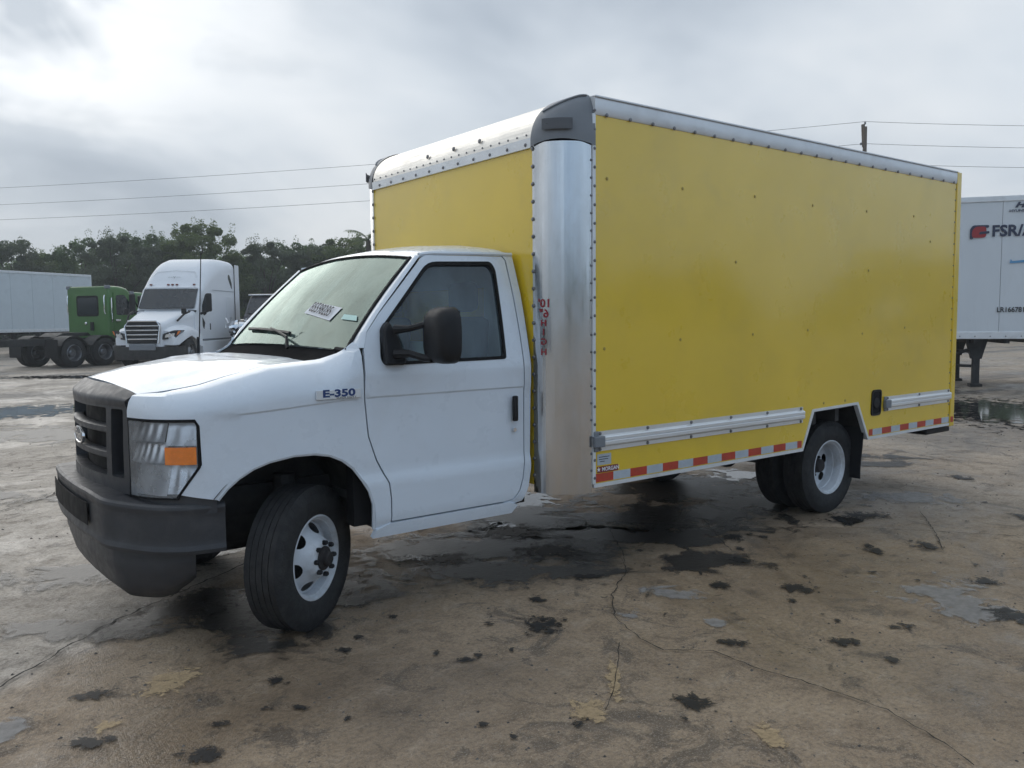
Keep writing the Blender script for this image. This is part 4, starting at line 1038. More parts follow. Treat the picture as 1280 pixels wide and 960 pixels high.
def arc_wheel_mesh(r=.51, w=.28):
    h = w/2
    t_ = MB(); t_.lathe([(.29, -h*.8), (.33, -h), (r-.09, -h), (r-.02, -h*.85), (r, -h*.7), (r, -.1*h), (r-.012, -.08*h), (r-.012, .08*h), (r, .1*h), (r, h*.7), (r-.02, h*.85), (r-.09, h), (.33, h), (.29, h*.8)], 36)
    return t_.mesh('tyre', 30)
def arc_rim_mesh(convex):
    m_ = MB()
    if convex: m_.lathe([(.30, .08), (.30, -.10), (.285, -.12), (.27, -.10), (.255, -.02), (.20, -.06), (.14, -.11), (.11, -.12), (.10, -.17), (.06, -.19), (.001, -.19)], 32)
    else: m_.lathe([(.30, .1), (.30, -.12), (.285, -.13), (.27, -.11), (.26, -.02), (.22, .06), (.14, .08), (.13, -.02), (.10, -.05), (.001, -.05)], 32)
    return m_.mesh('wheel', 35)
BT, BRF, BRR = arc_wheel_mesh(), arc_rim_mesh(True), arc_rim_mesh(False)
BT.materials.append(M_RUBBER); M_ALW = mat('alloy_wheel', (.26, .265, .28), .35, metal=.8, var=.2); BRF.materials.append(M_ALW); BRR.materials.append(M_ALW)
def big_wheel(parent, x, y, front, rz=0.0):
    w = new_obj('wheel', BRF if front else BRR, None, parent, (x, y, .51), (0, 0, rz+(0 if y < 0 else pi)))
    new_obj('tyre', BT, None, w); return w
def tractor_rear(t, xc, dark=M_CHASSIS, sh=0.0):
    """frame rails, tandem axles, fifth wheel; xc = back of cab"""
    xc = xc-sh
    fr = MB()
    for sy in (-1, 1): fr.box(.9, xc+3.4+sh*1.8, sy*.36, sy*.44, .78, 1.02)
    for x in (xc+.2, xc+1.2, xc+2.2, xc+3.3): fr.box(x, x+.1, -.36, .36, .80, 1.0)
    fr.build('frame', dark, t)
    MB().prism([(xc+1.0, 1.10), (xc+1.15, 1.22), (xc+2.2, 1.22), (xc+2.5, 1.08), (xc+1.9, 1.08)], lambda x, z: (x, -.46, z), lambda x, z: (x, .46, z)).build('fifth_wheel', dark, t, bevel=.02)
    for x in (xc+1.05, xc+2.37):
        for sy in (-1, 1):
            big_wheel(t, x, sy*1.06, False); w = big_wheel(t, x, sy*.73, False, pi)
        MB().tube([(x, -1.0, .51), (x, -.15, .51), (x, -.1, .51), (x, .1, .51), (x, .15, .51), (x, 1.0, .51)], [.07, .07, .2, .2, .07, .07], 10).build('axle', dark, t)
        for sy in (-1, 1):
            mb = MB(); mb.grid(lambda u, v: (x-.62*cos(u*pi*.72+.45), sy*(.62+.60*v), .52+.60*sin(u*pi*.72+.45)), 10, 1); mb.build('fender', dark, t, solid=.02)
    for sy in (-1, 1): MB().box(xc+3.05, xc+3.07, sy*.60, sy*1.22, .35, 1.0).build('mud_flap', M_BLACK, t)
    MB().box(xc+3.35+sh*1.8, xc+3.42+sh*1.8, -.55, .55, .70, 1.02).build('tail_bar', dark, t)
    for sy in (-1, 1): MB().box(xc+3.42+sh*1.8, xc+3.45+sh*1.8, sy*.28, sy*.50, .82, .92).build('tail_lamp', mat('tail_lamp_red', (.09, .02, .02), .3), t)

# --- white sleeper tractor
az = radians(218)
fwd = Vector((sin(az), cos(az), 0)); rzs = atan2(-fwd.y, -fwd.x)
SEMI = thing('semi_tractor', 'white sleeper tractor with tall curved roof, facing the camera behind the hood', 'semi truck', (6.35, 25.25, 0), rzs)
hood_ = body_loft([(.02, .75, 1.30, .50, .10), (.06, .72, 1.46, .62, .16), (.25, .72, 1.58, .70, .18), (.7, .75, 1.72, .80, .2), (1.3, .85, 1.86, .92, .22), (1.95, .9, 1.96, 1.02, .2), (2.1, .9, 1.98, 1.04, .2)])
hood_.build('hood', M_SEMIWHITE, SEMI, sharp=50)
cabst = [(1.92, .62, 1.97, 1.06, .10), (2.05, .62, 2.10, 1.10, .12), (2.52, .62, 2.80, 1.10, .20), (2.62, .62, 2.92, 1.12, .26), (2.90, .62, 3.28, 1.14, .48), (3.25, .62, 3.62, 1.16, .60), (3.7, .62, 3.86, 1.18, .62), (4.3, .62, 3.99, 1.20, .56), (5.1, .62, 4.02, 1.20, .44), (5.75, .62, 3.98, 1.20, .34)]
body_loft(cabst).build('cab', M_SEMIWHITE, SEMI, sharp=40)
# rear side extender
for sy in (-1, 1):
    MB().box(5.72, 6.25, sy*1.21, sy*1.225, 1.0, 3.86).build('side_extender', M_SEMIWHITE, SEMI)
    MB().box(5.70, 5.722, sy*1.213, sy*1.232, .95, 3.9).build('panel_gap', M_SEAL, SEMI)
# windshield on the raked front
def wsg(u, v):
    y = (u*2-1)*(1.02-.04*v); return (1.90+.50*v+.10*abs(u*2-1)**3, y, 2.10+.70*v-.02)
WSG = MB().grid(wsg, 16, 6).build('windshield', M_DARKGLASS, SEMI, solid=.02)
MB().box(2.44, 2.50, -.95, .95, 2.78, 2.86).build('visor', M_SEMIWHITE, SEMI, bevel=.02)
for y in (-.80, -.16, 0, .16, .80):
    MB().box(2.56, 2.66, y-.035, y+.035, 2.93, 2.98).build('marker_light', mat('marker_amber_dark', (.20, .05, .03), .3), SEMI, bevel=.01)
text('roof_emblem', '\u2014v\u2014', .20, (2.80, 0, 3.245), (0, -1, 0), (.55, 0, .83), M_CAPGREY, SEMI)
# roof fairing crease
MB().tube([(2.86+.0, -.82, 3.26), (3.02, -.70, 3.44), (3.06, 0, 3.50), (3.02, .70, 3.44), (2.86, .82, 3.26)], .012, 5).build('fairing_crease', M_SEMIWHITE, SEMI)
# grille
g = MB(); g.prism(rounded([(-.50, .86), (.50, .86), (.58, 1.52), (.46, 1.60), (-.46, 1.60), (-.58, 1.52)], .05), lambda y, z: (-.03+.06*(z-.86), y, z), lambda y, z: (.12, y, z)); SG = g.build('grille', M_BLACK, SEMI)
for i in range(4):
    z = .98+i*.15; MB().box(-.06+.06*(z-.86), -.03+.06*(z-.86), -.50-.02*i, .50+.02*i, z, z+.045).build('grille_bar', M_CHROME, SG, bevel=.01)
MB().tube([(-.03, -.53, .86), (.0, -.60, 1.45), (.01, -.48, 1.62), (.01, .48, 1.62), (.0, .60, 1.45), (-.03, .53, .86)], .03, 6).build('grille_surround', M_CHROME, SG)
# front bumper
bp_ = MB(); bp_.loft([[(x0, y, .30), (x0-.03, y, .55), (x0, y, .74), (x0+.25, y, .76), (x0+.25, y, .30)] for y, x0 in [(-1.20, .42), (-1.1, .22), (-.8, .06), (-.4, -.05), (0, -.07), (.4, -.05), (.8, .06), (1.1, .22), (1.20, .42)]])
bp_.build('front_bumper', M_CHASSIS, SEMI, sharp=50)
MB().box(-.10, .05, -.45, .45, .62, .84).build('lower_grille', M_CAPGREY, SEMI, bevel=.03)
for sy in (-1, 1):
    # fender bulge round the front wheel
    fe = MB(); secs = []
    for x, zt, hw in [(.15, 1.18, .98), (.35, 1.28, 1.10), (.7, 1.36, 1.19), (1.15, 1.44, 1.22), (1.6, 1.38, 1.22), (1.95, 1.26, 1.22), (2.15, 1.20, 1.22)]:
        zb = .80 if x < .55 else (.98 if x < .8 else (1.10 if x < 1.4 else (.95 if x < 1.7 else .70)))
        secs.append([(x, sy*.45, zb), (x, sy*.45, zt+.12), (x, sy*.80, zt+.10), (x, sy*(hw-.10), zt-.02), (x, sy*hw, zt-.16), (x, sy*hw, zb)])
    fe.loft(secs); fe.build('front_fender', M_SEMIWHITE, SEMI, sharp=50)
    hl_ = MB(); hl_.prism(rounded([(.62, .98), (1.02, 1.02), (1.22, 1.30), (1.0, 1.30), (.66, 1.18)], .04), lambda y, z: (.085+max(0, y-.80)*.62, sy*y, z), lambda y, z: (.40+max(0, y-.80)*.62, sy*(y-.03), z))
    HL = hl_.build('headlight', M_DARKGLASS, SEMI)
    MB().prism(rounded([(.72, 1.05), (.98, 1.08), (1.02, 1.20), (.76, 1.16)], .03), lambda y, z: (.075+max(0, y-.80)*.62, sy*y, z), lambda y, z: (.10+max(0, y-.80)*.62, sy*y, z)).build('lamp', M_REFL, HL)
    MB().prism([(1.06, 1.12), (1.14, 1.2), (1.18, 1.28), (1.10, 1.26)], lambda y, z: (.075+max(0, y-.80)*.62, sy*y, z), lambda y, z: (.10+max(0, y-.80)*.62, sy*y, z)).build('turn_lamp', M_AMBER, HL)
    MB().box(1.0, 1.02, 0, .001, 0, .001)
    big_wheel(SEMI, 1.22, sy*1.03, True)
    # door with window, handle
    dr = panel('door', rounded([(2.22, .95), (3.22, .95), (3.22, 2.66), (2.72, 2.66), (2.30, 2.12), (2.22, 1.9)], .05), lambda x, z: (x, sy*1.128, z), (0, sy, 0), M_SEMIWHITE, SEMI, .3, solid=.012)
    panel('door_window', rounded([(2.40, 1.92), (2.62, 1.80), (3.10, 1.98), (3.12, 2.58), (2.76, 2.60), (2.44, 2.20)], .06), lambda x, z: (x, sy*1.136, z), (0, sy, 0), M_DARKGLASS, dr, .2, solid=.004)
    MB().box(3.08, 3.17, sy*1.13, sy*1.16, 1.28, 1.52).build('door_handle', M_BLACK, dr, bevel=.01)
    panel('cab_vent', rounded([(2.42, 1.75), (2.66, 1.55), (2.56, 1.30), (2.44, 1.42)], .04), lambda x, z: (x, sy*1.14, z), (0, sy, 0), M_BLACK, dr, .2, solid=.01)
    panel('roof_window', rounded([(5.02, 3.30), (5.36, 2.92), (5.44, 2.86), (5.42, 3.10), (5.20, 3.42), (5.06, 3.44)], .05), lambda x, z: (x, sy*1.212, z), (0, sy, 0), M_DARKGLASS, SEMI, .2, solid=.012)
    panel('sleeper_hatch', rounded([(4.75, 1.50), (5.35, 1.50), (5.35, 2.55), (4.75, 2.55)], .06), lambda x, z: (x, sy*1.212, z), (0, sy, 0), M_SEMIWHITE, SEMI, .3, solid=.014)
    MB().box(3.3, 5.75, sy*1.205, sy*1.214, 2.76, 2.775).build('body_seam', M_CAPGREY, SEMI)
    MB().box(2.2, 5.2, sy*1.05, sy*1.23, .32, .88).build('side_skirt', M_SEMIWHITE, SEMI, bevel=.03)
    MB().box(2.2, 5.75, sy*1.10, sy*1.226, .90, .95).build('skirt_gap', M_CAPGREY, SEMI)
    m_ = MB().box(2.30, 2.42, sy*1.30, sy*1.52, 1.95, 2.62).build('mirror', M_BLACK, SEMI, bevel=.05)
    MB().tube([(2.3, sy*1.08, 1.86), (2.36, sy*1.38, 1.98)], .05, 6).build('mirror_arm', M_BLACK, m_)
    MB().tube([(.78, sy*.88, 1.62), (1.15, sy*.98, 1.86), (1.55, sy*1.02, 1.95)], .035, 6).build('hood_mirror_arm', M_BLACK, m_)
    MB().box(1.02, 1.10, sy*.92, sy*1.10, 1.86, 2.06).build('hood_mirror', M_BLACK, m_, bevel=.03)
    MB().box(1.93, 2.05, sy*.8, sy*1.08, 1.93, 2.0).build('cowl_trim', M_BLACK, SEMI)
tractor_rear(SEMI, 5.9)

# --- green day-cab tractor seen from behind
def day_cab(label, loc, rz, paint=M_GREEN, grp=None):
    t = thing('day_cab_tractor', label, 'semi truck', loc, rz, grp)
    body_loft([(.02, .75, 1.30, .50, .10), (.10, .72, 1.50, .64, .16), (.7, .75, 1.70, .80, .2), (1.3, .85, 1.84, .92, .22), (2.1, .9, 1.98, 1.02, .2)]).build('hood', paint, t, sharp=50)
    body_loft([(1.92, .95, 1.97, 1.04, .10), (2.05, .95, 2.10, 1.08, .12), (2.45, .95, 2.78, 1.06, .20), (2.65, .95, 2.90, 1.06, .16), (3.0, .95, 2.94, 1.06, .13), (3.44, .95, 2.94, 1.05, .12), (3.48, .95, 2.90, 1.02, .10)]).build('cab', paint, t, sharp=35)
    def wsg(u, v): y = (u*2-1)*(.98-.04*v); return (1.90+.50*v, y, 2.09+.68*v-.02)
    MB().grid(wsg, 8, 4).build('windshield', M_DARKGLASS, t, solid=.02)
    # rear wall: window, rails, seam
    rw = panel('rear_window', rounded([(-.50, 1.88), (.50, 1.88), (.50, 2.52), (-.50, 2.52)], .1), lambda y, z: (3.487, y, z), (1, 0, 0), M_DARKGLASS, t, .3, solid=.006)
    rwf = rounded([(-.57, 1.81), (.57, 1.81), (.57, 2.59), (-.57, 2.59)], .12)
    panel('window_seal', rwf, lambda y, z: (3.484, y, z), (1, 0, 0), M_SEAL, rw, .3, holes=[rounded([(-.50, 1.88), (.50, 1.88), (.50, 2.52), (-.50, 2.52)], .1)], solid=.004)
    MB().tube([(3.53, -.95, 1.9), (3.56, -.95, 2.0), (3.56, -.95, 2.5), (3.53, -.95, 2.6)], .02, 6).build('grab_handle', M_CHROME, t)
    MB().tube([(3.53, .95, 1.9), (3.56, .95, 2.0), (3.56, .95, 2.5), (3.53, .95, 2.6)], .02, 6).build('grab_handle', M_CHROME, t)
    MB().box(3.49, 3.53, .15, .30, 1.28, 1.60).build('air_coupling', M_BLACK, t)
    mb = MB(); mb.dome((3.50, -.1, 1.55), (1, 0, 0), .06, .03); mb.build('work_lamp', M_CHROME, t)
    for sy in (-1, 1):
        MB().box(3.35, 3.50, sy*.90, sy*1.07, 2.84, 2.97).build('corner_lamp', M_CAPGREY, t, bevel=.02)
        dr = panel('door', rounded([(2.16, 1.0), (3.25, 1.0), (3.25, 2.70), (2.70, 2.70), (2.26, 2.12), (2.16, 1.9)], .05), lambda x, z: (x, sy*1.084, z), (0, sy, 0), paint, t, .3, solid=.014)
        panel('door_window', rounded([(2.34, 1.86), (3.14, 1.86), (3.14, 2.60), (2.76, 2.62), (2.40, 2.20)], .06), lambda x, z: (x, sy*1.090, z), (0, sy, 0), M_DARKGLASS, dr, .2, solid=.004)
        MB().box(2.98, 3.20, sy*1.09, sy*1.13, 1.62, 1.70).build('door_handle', M_CHROME, dr, bevel=.01)
        MB().tube([(3.34, sy*1.08, 1.6), (3.36, sy*1.11, 1.7), (3.36, sy*1.11, 2.4), (3.34, sy*1.08, 2.5)], .02, 6).build('grab_handle', M_CHROME, t)
        m_ = MB().box(2.20, 2.32, sy*1.26, sy*1.48, 1.95, 2.60).build('mirror', M_BLACK, t, bevel=.05)
        MB().tube([(2.3, sy*1.06, 1.9), (2.26, sy*1.34, 2.0)], .03, 6).build('mirror_arm', M_BLACK, m_)
        big_wheel(t, 1.22, sy*1.03, True)
        fe = MB(); fe.loft([[(x, sy*.45, zb), (x, sy*.45, zt+.1), (x, sy*.9, zt+.06), (x, sy*1.18, zt-.12), (x, sy*1.18, zb)] for x, zt, zb in [(.3, 1.25, .8), (.7, 1.35, 1.05), (1.2, 1.42, 1.12), (1.7, 1.35, 1.05), (2.1, 1.2, .8)]]); fe.build('front_fender', paint, t, sharp=50)
        mb = MB(); mb.tube([(2.3, sy*.92, .62), (3.5, sy*.92, .62)], .30, 16); mb.build('fuel_tank', M_ALW, t)
        MB().box(2.3, 3.4, sy*1.0, sy*1.18, .86, .92).build('step', M_CHASSIS, t)
    MB().box(2.0, 3.45, -1.0, 1.0, .80, .96).build('cab_base', M_CHASSIS, t)
    bp_ = MB(); bp_.loft([[(x0, y, .35), (x0-.03, y, .55), (x0, y, .74), (x0+.25, y, .76), (x0+.25, y, .35)] for y, x0 in [(-1.20, .42), (-.8, .06), (0, -.07), (.8, .06), (1.20, .42)]]); bp_.build('front_bumper', M_CHASSIS, t)
    for y in (-.16, 0, .16): MB().box(2.60, 2.68, y-.04, y+.04, 2.90, 2.95).build('marker_light', MATS['marker_amber_dark'], t)
    tractor_rear(t, 3.5, sh=.75)
    return t
def place_cab(t, px_pos, az_deg, xloc):
    """puts local point (xloc, 0) of a tractor over a ground point, heading az"""
    a = radians(az_deg); f = Vector((sin(a), cos(a), 0)); rz = atan2(-f.y, -f.x)
    t.rotation_euler = (0, 0, rz); t.location = Vector((px_pos[0], px_pos[1], 0))+f*xloc
GC = day_cab('green day cab tractor with bare frame and rear wheels in front of the trailer', (0, 0, 0), 0, grp='green tractors')
place_cab(GC, (5.53, 29.88), 60, 3.5)
GC2 = copy_tree(GC); GC2['label'] = 'second green tractor mostly hidden between green day cab and white sleeper tractor'
place_cab(GC2, (7.9, 36.6), 60, 3.5)

# --- wrecked dark tractor beside the windscreen
WR = thing('wrecked_tractor', 'dark wrecked truck with crumpled hood and chrome front beside the windshield', 'truck')
rw_ = random.Random(3)
cb = body_loft([(1.7, .9, 1.80, 1.02, .10), (1.85, .9, 1.90, 1.04, .10), (2.25, .9, 2.48, 1.0, .16), (2.4, .9, 2.60, 1.0, .16), (3.4, .9, 2.62, 1.0, .14)]); cb.build('cab', M_MAROON, WR, sharp=40)
MB().grid(lambda u, v: (1.80+.42*v-.03, (u*2-1)*(.92-.04*v), 1.88+.57*v), 6, 3).build('windshield', M_DARKGLASS, WR, solid=.02)
MB().box(2.15, 2.75, -.98, .98, 2.60, 2.66).build('roof_visor', M_CHROME, WR, bevel=.02)
MB().tube([(2.9, -.5, 2.6), (2.92, -.5, 3.3)], .012, 5).build('antenna', M_BLACK, WR)
hd = MB()
def wh(u, v):
    y = (u*2-1)*(.72+.22*v); x = .25+1.5*v; k = (1-v)**1.5
    return (x+k*.12*sin(9*u+3), y, 1.42+.40*v-.12*abs(u*2-1)**3+k*(.16*sin(11*u)*cos(7*v)+.05*sin(23*u+4*v)))
hd.grid(wh, 26, 16); hd.build('crumpled_hood', M_MAROON, WR, solid=.02, sharp=25)
MB().box(.3, 1.8, -.8, .8, .7, 1.30).build('engine_bay', M_CHASSIS, WR)
gr_ = MB()
gr_.grid(lambda u, v: (.10+.14*sin(7*u+5*v)+.10*cos(13*v)+.1*v, (u-.5)*1.7+.05*sin(9*v), .75+.85*v+.05*sin(10*u)), 18, 10); gr_.build('crumpled_grille', M_CHROME, WR, solid=.02, sharp=20)
for k in range(16):
    y = rw_.uniform(-.9, .9); z = rw_.uniform(1.1, 1.7); x = rw_.uniform(-.1, .3)
    MB().tube([(x, y, z), (x+rw_.uniform(-.3, .3), y+rw_.uniform(-.2, .2), z+rw_.uniform(-.2, .25)), (x+rw_.uniform(-.3, .3), y+rw_.uniform(-.3, .3), z+rw_.uniform(-.3, .3))], rw_.uniform(.015, .04), 5).build('torn_piece', rw_.choice([M_CHROME, M_BLACK, M_RAIL]), WR)
for sy in (-1, 1):
    big_wheel(WR, .95, sy*1.0, True)
    MB().box(.55, 1.4, sy*.95, sy*1.16, 1.12, 1.24).build('front_fender', M_MAROON, WR, bevel=.05)
    panel('door_window', rounded([(2.2, 1.80), (3.1, 1.80), (3.1, 2.42), (2.5, 2.42)], .06), lambda x, z: (x, sy*1.032, z), (0, sy, 0), M_DARKGLASS, WR, .3, solid=.01)
tractor_rear(WR, 3.4)
a_ = radians(222); f_ = Vector((sin(a_), cos(a_), 0)); WR.rotation_euler = (0, 0, atan2(-f_.y, -f_.x)); WR.location = (10.4, 26.0, 0)

# ================================================================== TRAILERS
def trailer(name, label, A, B, zb, zt, m, depth=2.55, n=12, gear=True):
    """side from A to B (ground points), body extends away from the camera"""
    A = Vector((*A, 0)); B = Vector((*B, 0)); d = (B-A); L = d.length; ang = atan2(d.y, d.x)
    t = thing(name, label, 'trailer', A, ang)
    MB().box(0, L, .03, depth, zb+.02, zt-.02).build('body', m, t)
    pw = L/n
    me = MB().box(.004, pw-.004, 0, .028, zb+.16, zt-.10).mesh('side_panel'); me.materials.append(m)
    for i in range(n): new_obj('side_panel', me, None, t, (i*pw, 0, 0))
    MB().box(0, L, -.02, .03, zt-.10, zt+.02).build('top_rail', M_RAIL, t, bevel=.01)
    MB().box(0, L, -.02, .03, zb, zb+.16).build('bottom_rail', M_RAIL, t, bevel=.01)
    rv = MB()
    for i in range(int(L/.30)): rv.dome((.1+i*.30, -.021, zb+.06), (0, -1, 0), .014, .01)
    rv.build('rivet_row', MATS['rivet_steel'], t, kind='stuff')
    MB().box(0, L, .05, depth-.05, zt-.0, zt+.015).build('roof', M_RAIL, t)
    fl = MB()
    for i in range(int(L/.6)): fl.box(i*.6+.1, i*.6+.2, .05, depth-.05, zb-.10, zb)
    fl.build('floor_crossmember', M_CHASSIS, t, kind='stuff')
    return t, L
# nearby trailer right of the box truck
TR, L = trailer('semi_trailer', 'white semi trailer with dark lettering at the right behind the yellow box', (16.4, 5.96), (27.2, -8.2), 1.07, 4.12, M_TRAILER, n=15)
def on_tr(px_frac): return px_frac
# lettering is placed along the trailer side (local x from the left end)
x0 = 3.30
em = panel('logo_emblem', rounded([(2.97, 3.26), (3.25, 3.26), (3.25, 3.50), (3.04, 3.50), (2.97, 3.42)], .07), lambda x, z: (x, -.0235, z), (0, -1, 0), mat('logo_red', (.34, .03, .035), .45), TR, .2)
panel('logo_emblem', rounded([(2.93, 3.23), (2.99, 3.23), (3.06, 3.47), (3.30, 3.47), (3.30, 3.53), (2.99, 3.53), (2.93, 3.45)], .03), lambda x, z: (x, -.0215, z), (0, -1, 0), M_NAVY, TR, .2)
panel('logo_emblem', rounded([(3.10, 3.33), (3.31, 3.35), (3.31, 3.40), (3.13, 3.39)], .02), lambda x, z: (x, -.0255, z), (0, -1, 0), M_NAVY, TR, .2)
text('trailer_lettering', 'FSR/A', .33, (3.76, -.0235, 3.385), (1, 0, 0), (0, 0, 1), M_NAVY, TR, bold=.010, sx=1.0)
text('trailer_number', 'LR166781', .15, (3.78, -.0235, 1.70), (1, 0, 0), (0, 0, 1), M_INK, TR, bold=.003, sx=.9)
text('maker_emblem', 'H', .15, (3.87, -.0235, 3.93), (1, 0, 0), (0, 0, 1), M_NAVY, TR, shear=.35, bold=.008, sx=1.6)
text('maker_lettering', 'HYUNDAI', .075, (3.88, -.0235, 3.81), (1, 0, 0), (0, 0, 1), M_NAVY, TR, bold=.002, sx=1.2)
panel('stripe', [(3.72, 2.70), (3.74, 2.79), (3.77, 2.745), (5.4, 2.88), (5.4, 2.83), (3.82, 2.70)], lambda x, z: (x, -.0235, z), (0, -1, 0), M_LIGHTBLUE, TR, .3)
for yy in (.35, 2.1):
    lg = MB().prism([(3.02, 1.07), (3.46, 1.07), (3.34, .62), (3.14, .62)], lambda x, z: (x, yy, z), lambda x, z: (x, yy+.16, z)).build('landing_gear', M_CHASSIS, TR)
    MB().box(3.17, 3.31, yy+.02, yy+.14, .05, .66).box(3.12, 3.36, yy-.05, yy+.22, 0, .06).build('leg', M_CHASSIS, lg)
    MB().tube([(3.15, yy+.08, .98-.14), (1.9, yy+.08, .42)], .04, 6).build('brace', M_CHASSIS, lg)
    MB().tube([(3.15, yy+.08, .46), (1.7, yy+.08, .50)], .035, 6).build('brace', M_CHASSIS, lg)
MB().tube([(3.24, .4, .75), (3.24, 2.2, .75)], .03, 6).build('gear_shaft', M_CHASSIS, TR)
for x in (L-2.4, L-1.1):
    for yy in (.16, .46, 2.1, 2.4):
        w = new_obj('wheel', BRR, None, TR, (x, yy, .51), (0, 0, 0 if yy < 1.2 else pi)); new_obj('tyre', BT, None, w)
# the other trailer behind the tractors at the left
TL, L2 = trailer('semi_trailer', 'plain white trailer behind the green tractor at the far left', (-3.6, 37.2), (8.46, 44.6), 1.12, 4.1, M_TRAILER2, n=12)
MB().box(L2-.02, L2+.03, -.025, 2.57, 1.12, 4.12).build('front_post', M_RAIL, TL, bevel=.02)
MB().box(L2+.03, L2+.10, .3, .55, 3.55, 3.75).build('clearance_lamp', M_BLACK, TL)
for x in (2.0, 3.3):
    for yy in (.16, .46, 2.1, 2.4):
        w = new_obj('wheel', BRR, None, TL, (x, yy, .51), (0, 0, 0 if yy < 1.2 else pi)); new_obj('tyre', BT, None, w)
for yy in (.35, 2.1):
    MB().box(L2-3.1, L2-2.9, yy, yy+.16, .06, 1.12).box(L2-3.2, L2-2.8, yy-.05, yy+.2, 0, .06).build('landing_gear', M_CHASSIS, TL)

# ================================================================== POWER LINE
pA, pB, pC = Vector((-24, 96, 0)), Vector((38.58, 17.9, 0)), Vector((62.5, -.3, 0))
def pole(p, label):
    o = thing('utility_pole', label, 'utility pole', p, 0, 'power line poles')
    MB().tube([(0, 0, -.5), (0, 0, 5), (0, 0, 10.9)], [.14, .12, .09], 10).build('pole', M_WOOD, o)
    MB().tube([(.05, .08, 9.95), (.14, .2, 11.05)], .10, 6).build('top_bracket', M_WOOD, o)
    for z, dx in ((11.05, .15), (10.0, -.18), (9.05, -.18)):
        mb = MB(); mb.lathe([(.03, 0), (.06, .03), (.03, .06), (.06, .09), (.02, .13)], 10); mb.build('insulator', M_CAPGREY, o, loc=(dx, .1, z), rot=(pi/2, 0, 0))
    mb = MB(); mb.tube([(-.38, 0, 8.2), (-.38, 0, 9.1)], .22, 12); mb.build('transformer', M_CAPGREY, o)
    return o
pole(pB, 'wooden utility pole rising behind the yellow box roof')
for k, (z, nm) in enumerate(((11.15, 'top'), (10.08, 'middle'), (9.12, 'lowest'))):
    pts = []
    for P0, P1, n, sag in ((pA, pB, 40, 1.05), (pB, pC, 20, .35)):
        for i in range(n+(P1 is pC)):
            u = i/n; q = P0.lerp(P1, u); pts.append((q.x, q.y, z+(.35*(1-u) if P0 is pA else 0)-sag*4*u*(1-u)+.0))
    o = MB().tube(pts, .010, 5).build('power_wire', M_WIRE, sharp=None)
    tag(o, f'{nm} of the three thin dark wires strung across the sky', 'wire', 'power line wires')

# ================================================================== TREES
def leaf_cloud(rg, blobs, per, smin, smax):
    """blobs: (centre, radii); returns arrays of leaf-spray quads"""
    V = []; 
    for c, r in blobs:
        n = per
        d = rg.normal(size=(n, 3)); d /= np.linalg.norm(d, axis=1)[:, None]
        rad = rg.uniform(.35, 1.0, n)**.5
        p = c+d*rad[:, None]*r
        a = rg.normal(size=(n, 3)); a /= np.linalg.norm(a, axis=1)[:, None]
        b = np.cross(a, rg.normal(size=(n, 3))); b /= np.linalg.norm(b, axis=1)[:, None]
        s = rg.uniform(smin, smax, n)[:, None]; w = s*rg.uniform(.35, .7, n)[:, None]
        V.append(np.stack([p-a*s, p+b*w, p+a*s, p-b*w], 1))
    return np.concatenate(V).reshape(-1, 3)
def cloud_mesh(name, V, m):
    n = len(V)//4; me = bpy.data.meshes.new(name)
    me.vertices.add(len(V)); me.vertices.foreach_set('co', V.astype(np.float32).ravel())
    me.loops.add(len(V)); me.loops.foreach_set('vertex_index', np.arange(len(V), dtype=np.int32))
    me.polygons.add(n); me.polygons.foreach_set('loop_start', np.arange(0, len(V), 4, dtype=np.int32))
    me.materials.append(m); me.update(calc_edges=True); me.validate(); return me
TREES = []
for k in range(5):
    rg = np.random.default_rng(20+k); H = 8.0; blobs = []; rr = random.Random(40+k); lims = []
    for i in range(120):
        h = rr.uniform(.06, .97)*H; e_ = (h/H-.40)/.64; wmax = 3.3*(1-e_*e_)**.5 if abs(e_) < 1 else .4
        a = rr.uniform(0, 2*pi); q = wmax*rr.uniform(.1, 1.0)**.55
        c = np.array([q*cos(a), q*sin(a), h]); s = rr.uniform(.32, .78)*(1.0 if h < .7*H else .72)
        blobs.append((c, np.array([s*1.2, s*1.2, s*.85]))); lims.append(c)
    for i in range(70):       # loose sprays breaking the outline
        c0 = np.array(lims[rr.randrange(len(lims))]); d = np.array([c0[0], c0[1], (c0[2]-H*.42)*1.1]); d = d/(np.linalg.norm(d)+1e-6)
        c = c0+d*rr.uniform(.15, .60)+np.array([0, 0, rr.uniform(0, .2)]); blobs.append((c, np.array([.26, .26, .42])))
    V = leaf_cloud(rg, blobs[:120], 330, .045, .11); V2 = leaf_cloud(rg, blobs[120:], 40, .035, .08)
    cm = cloud_mesh('crown', np.concatenate([V, V2]), M_LEAF[k % 3])
    tb = MB(); tb.tube([(0, 0, -.1), (.05, 0, 1.6), (.0, .1, 3.5), (.1, 0, 6.2)], [.20, .16, .12, .04], 8)
    for c in lims[::6]: tb.tube([(0, .05, max(.8, c[2]*.45)), (c[0]*.5, c[1]*.5, c[2]*.75), (c[0], c[1], c[2])], [.07, .045, .015], 5)
    tm = tb.mesh('trunk'); tm.materials.append(M_TRUNK); TREES.append((tm, cm))
TPOS = []   # px of the 1280 photo, depth, height
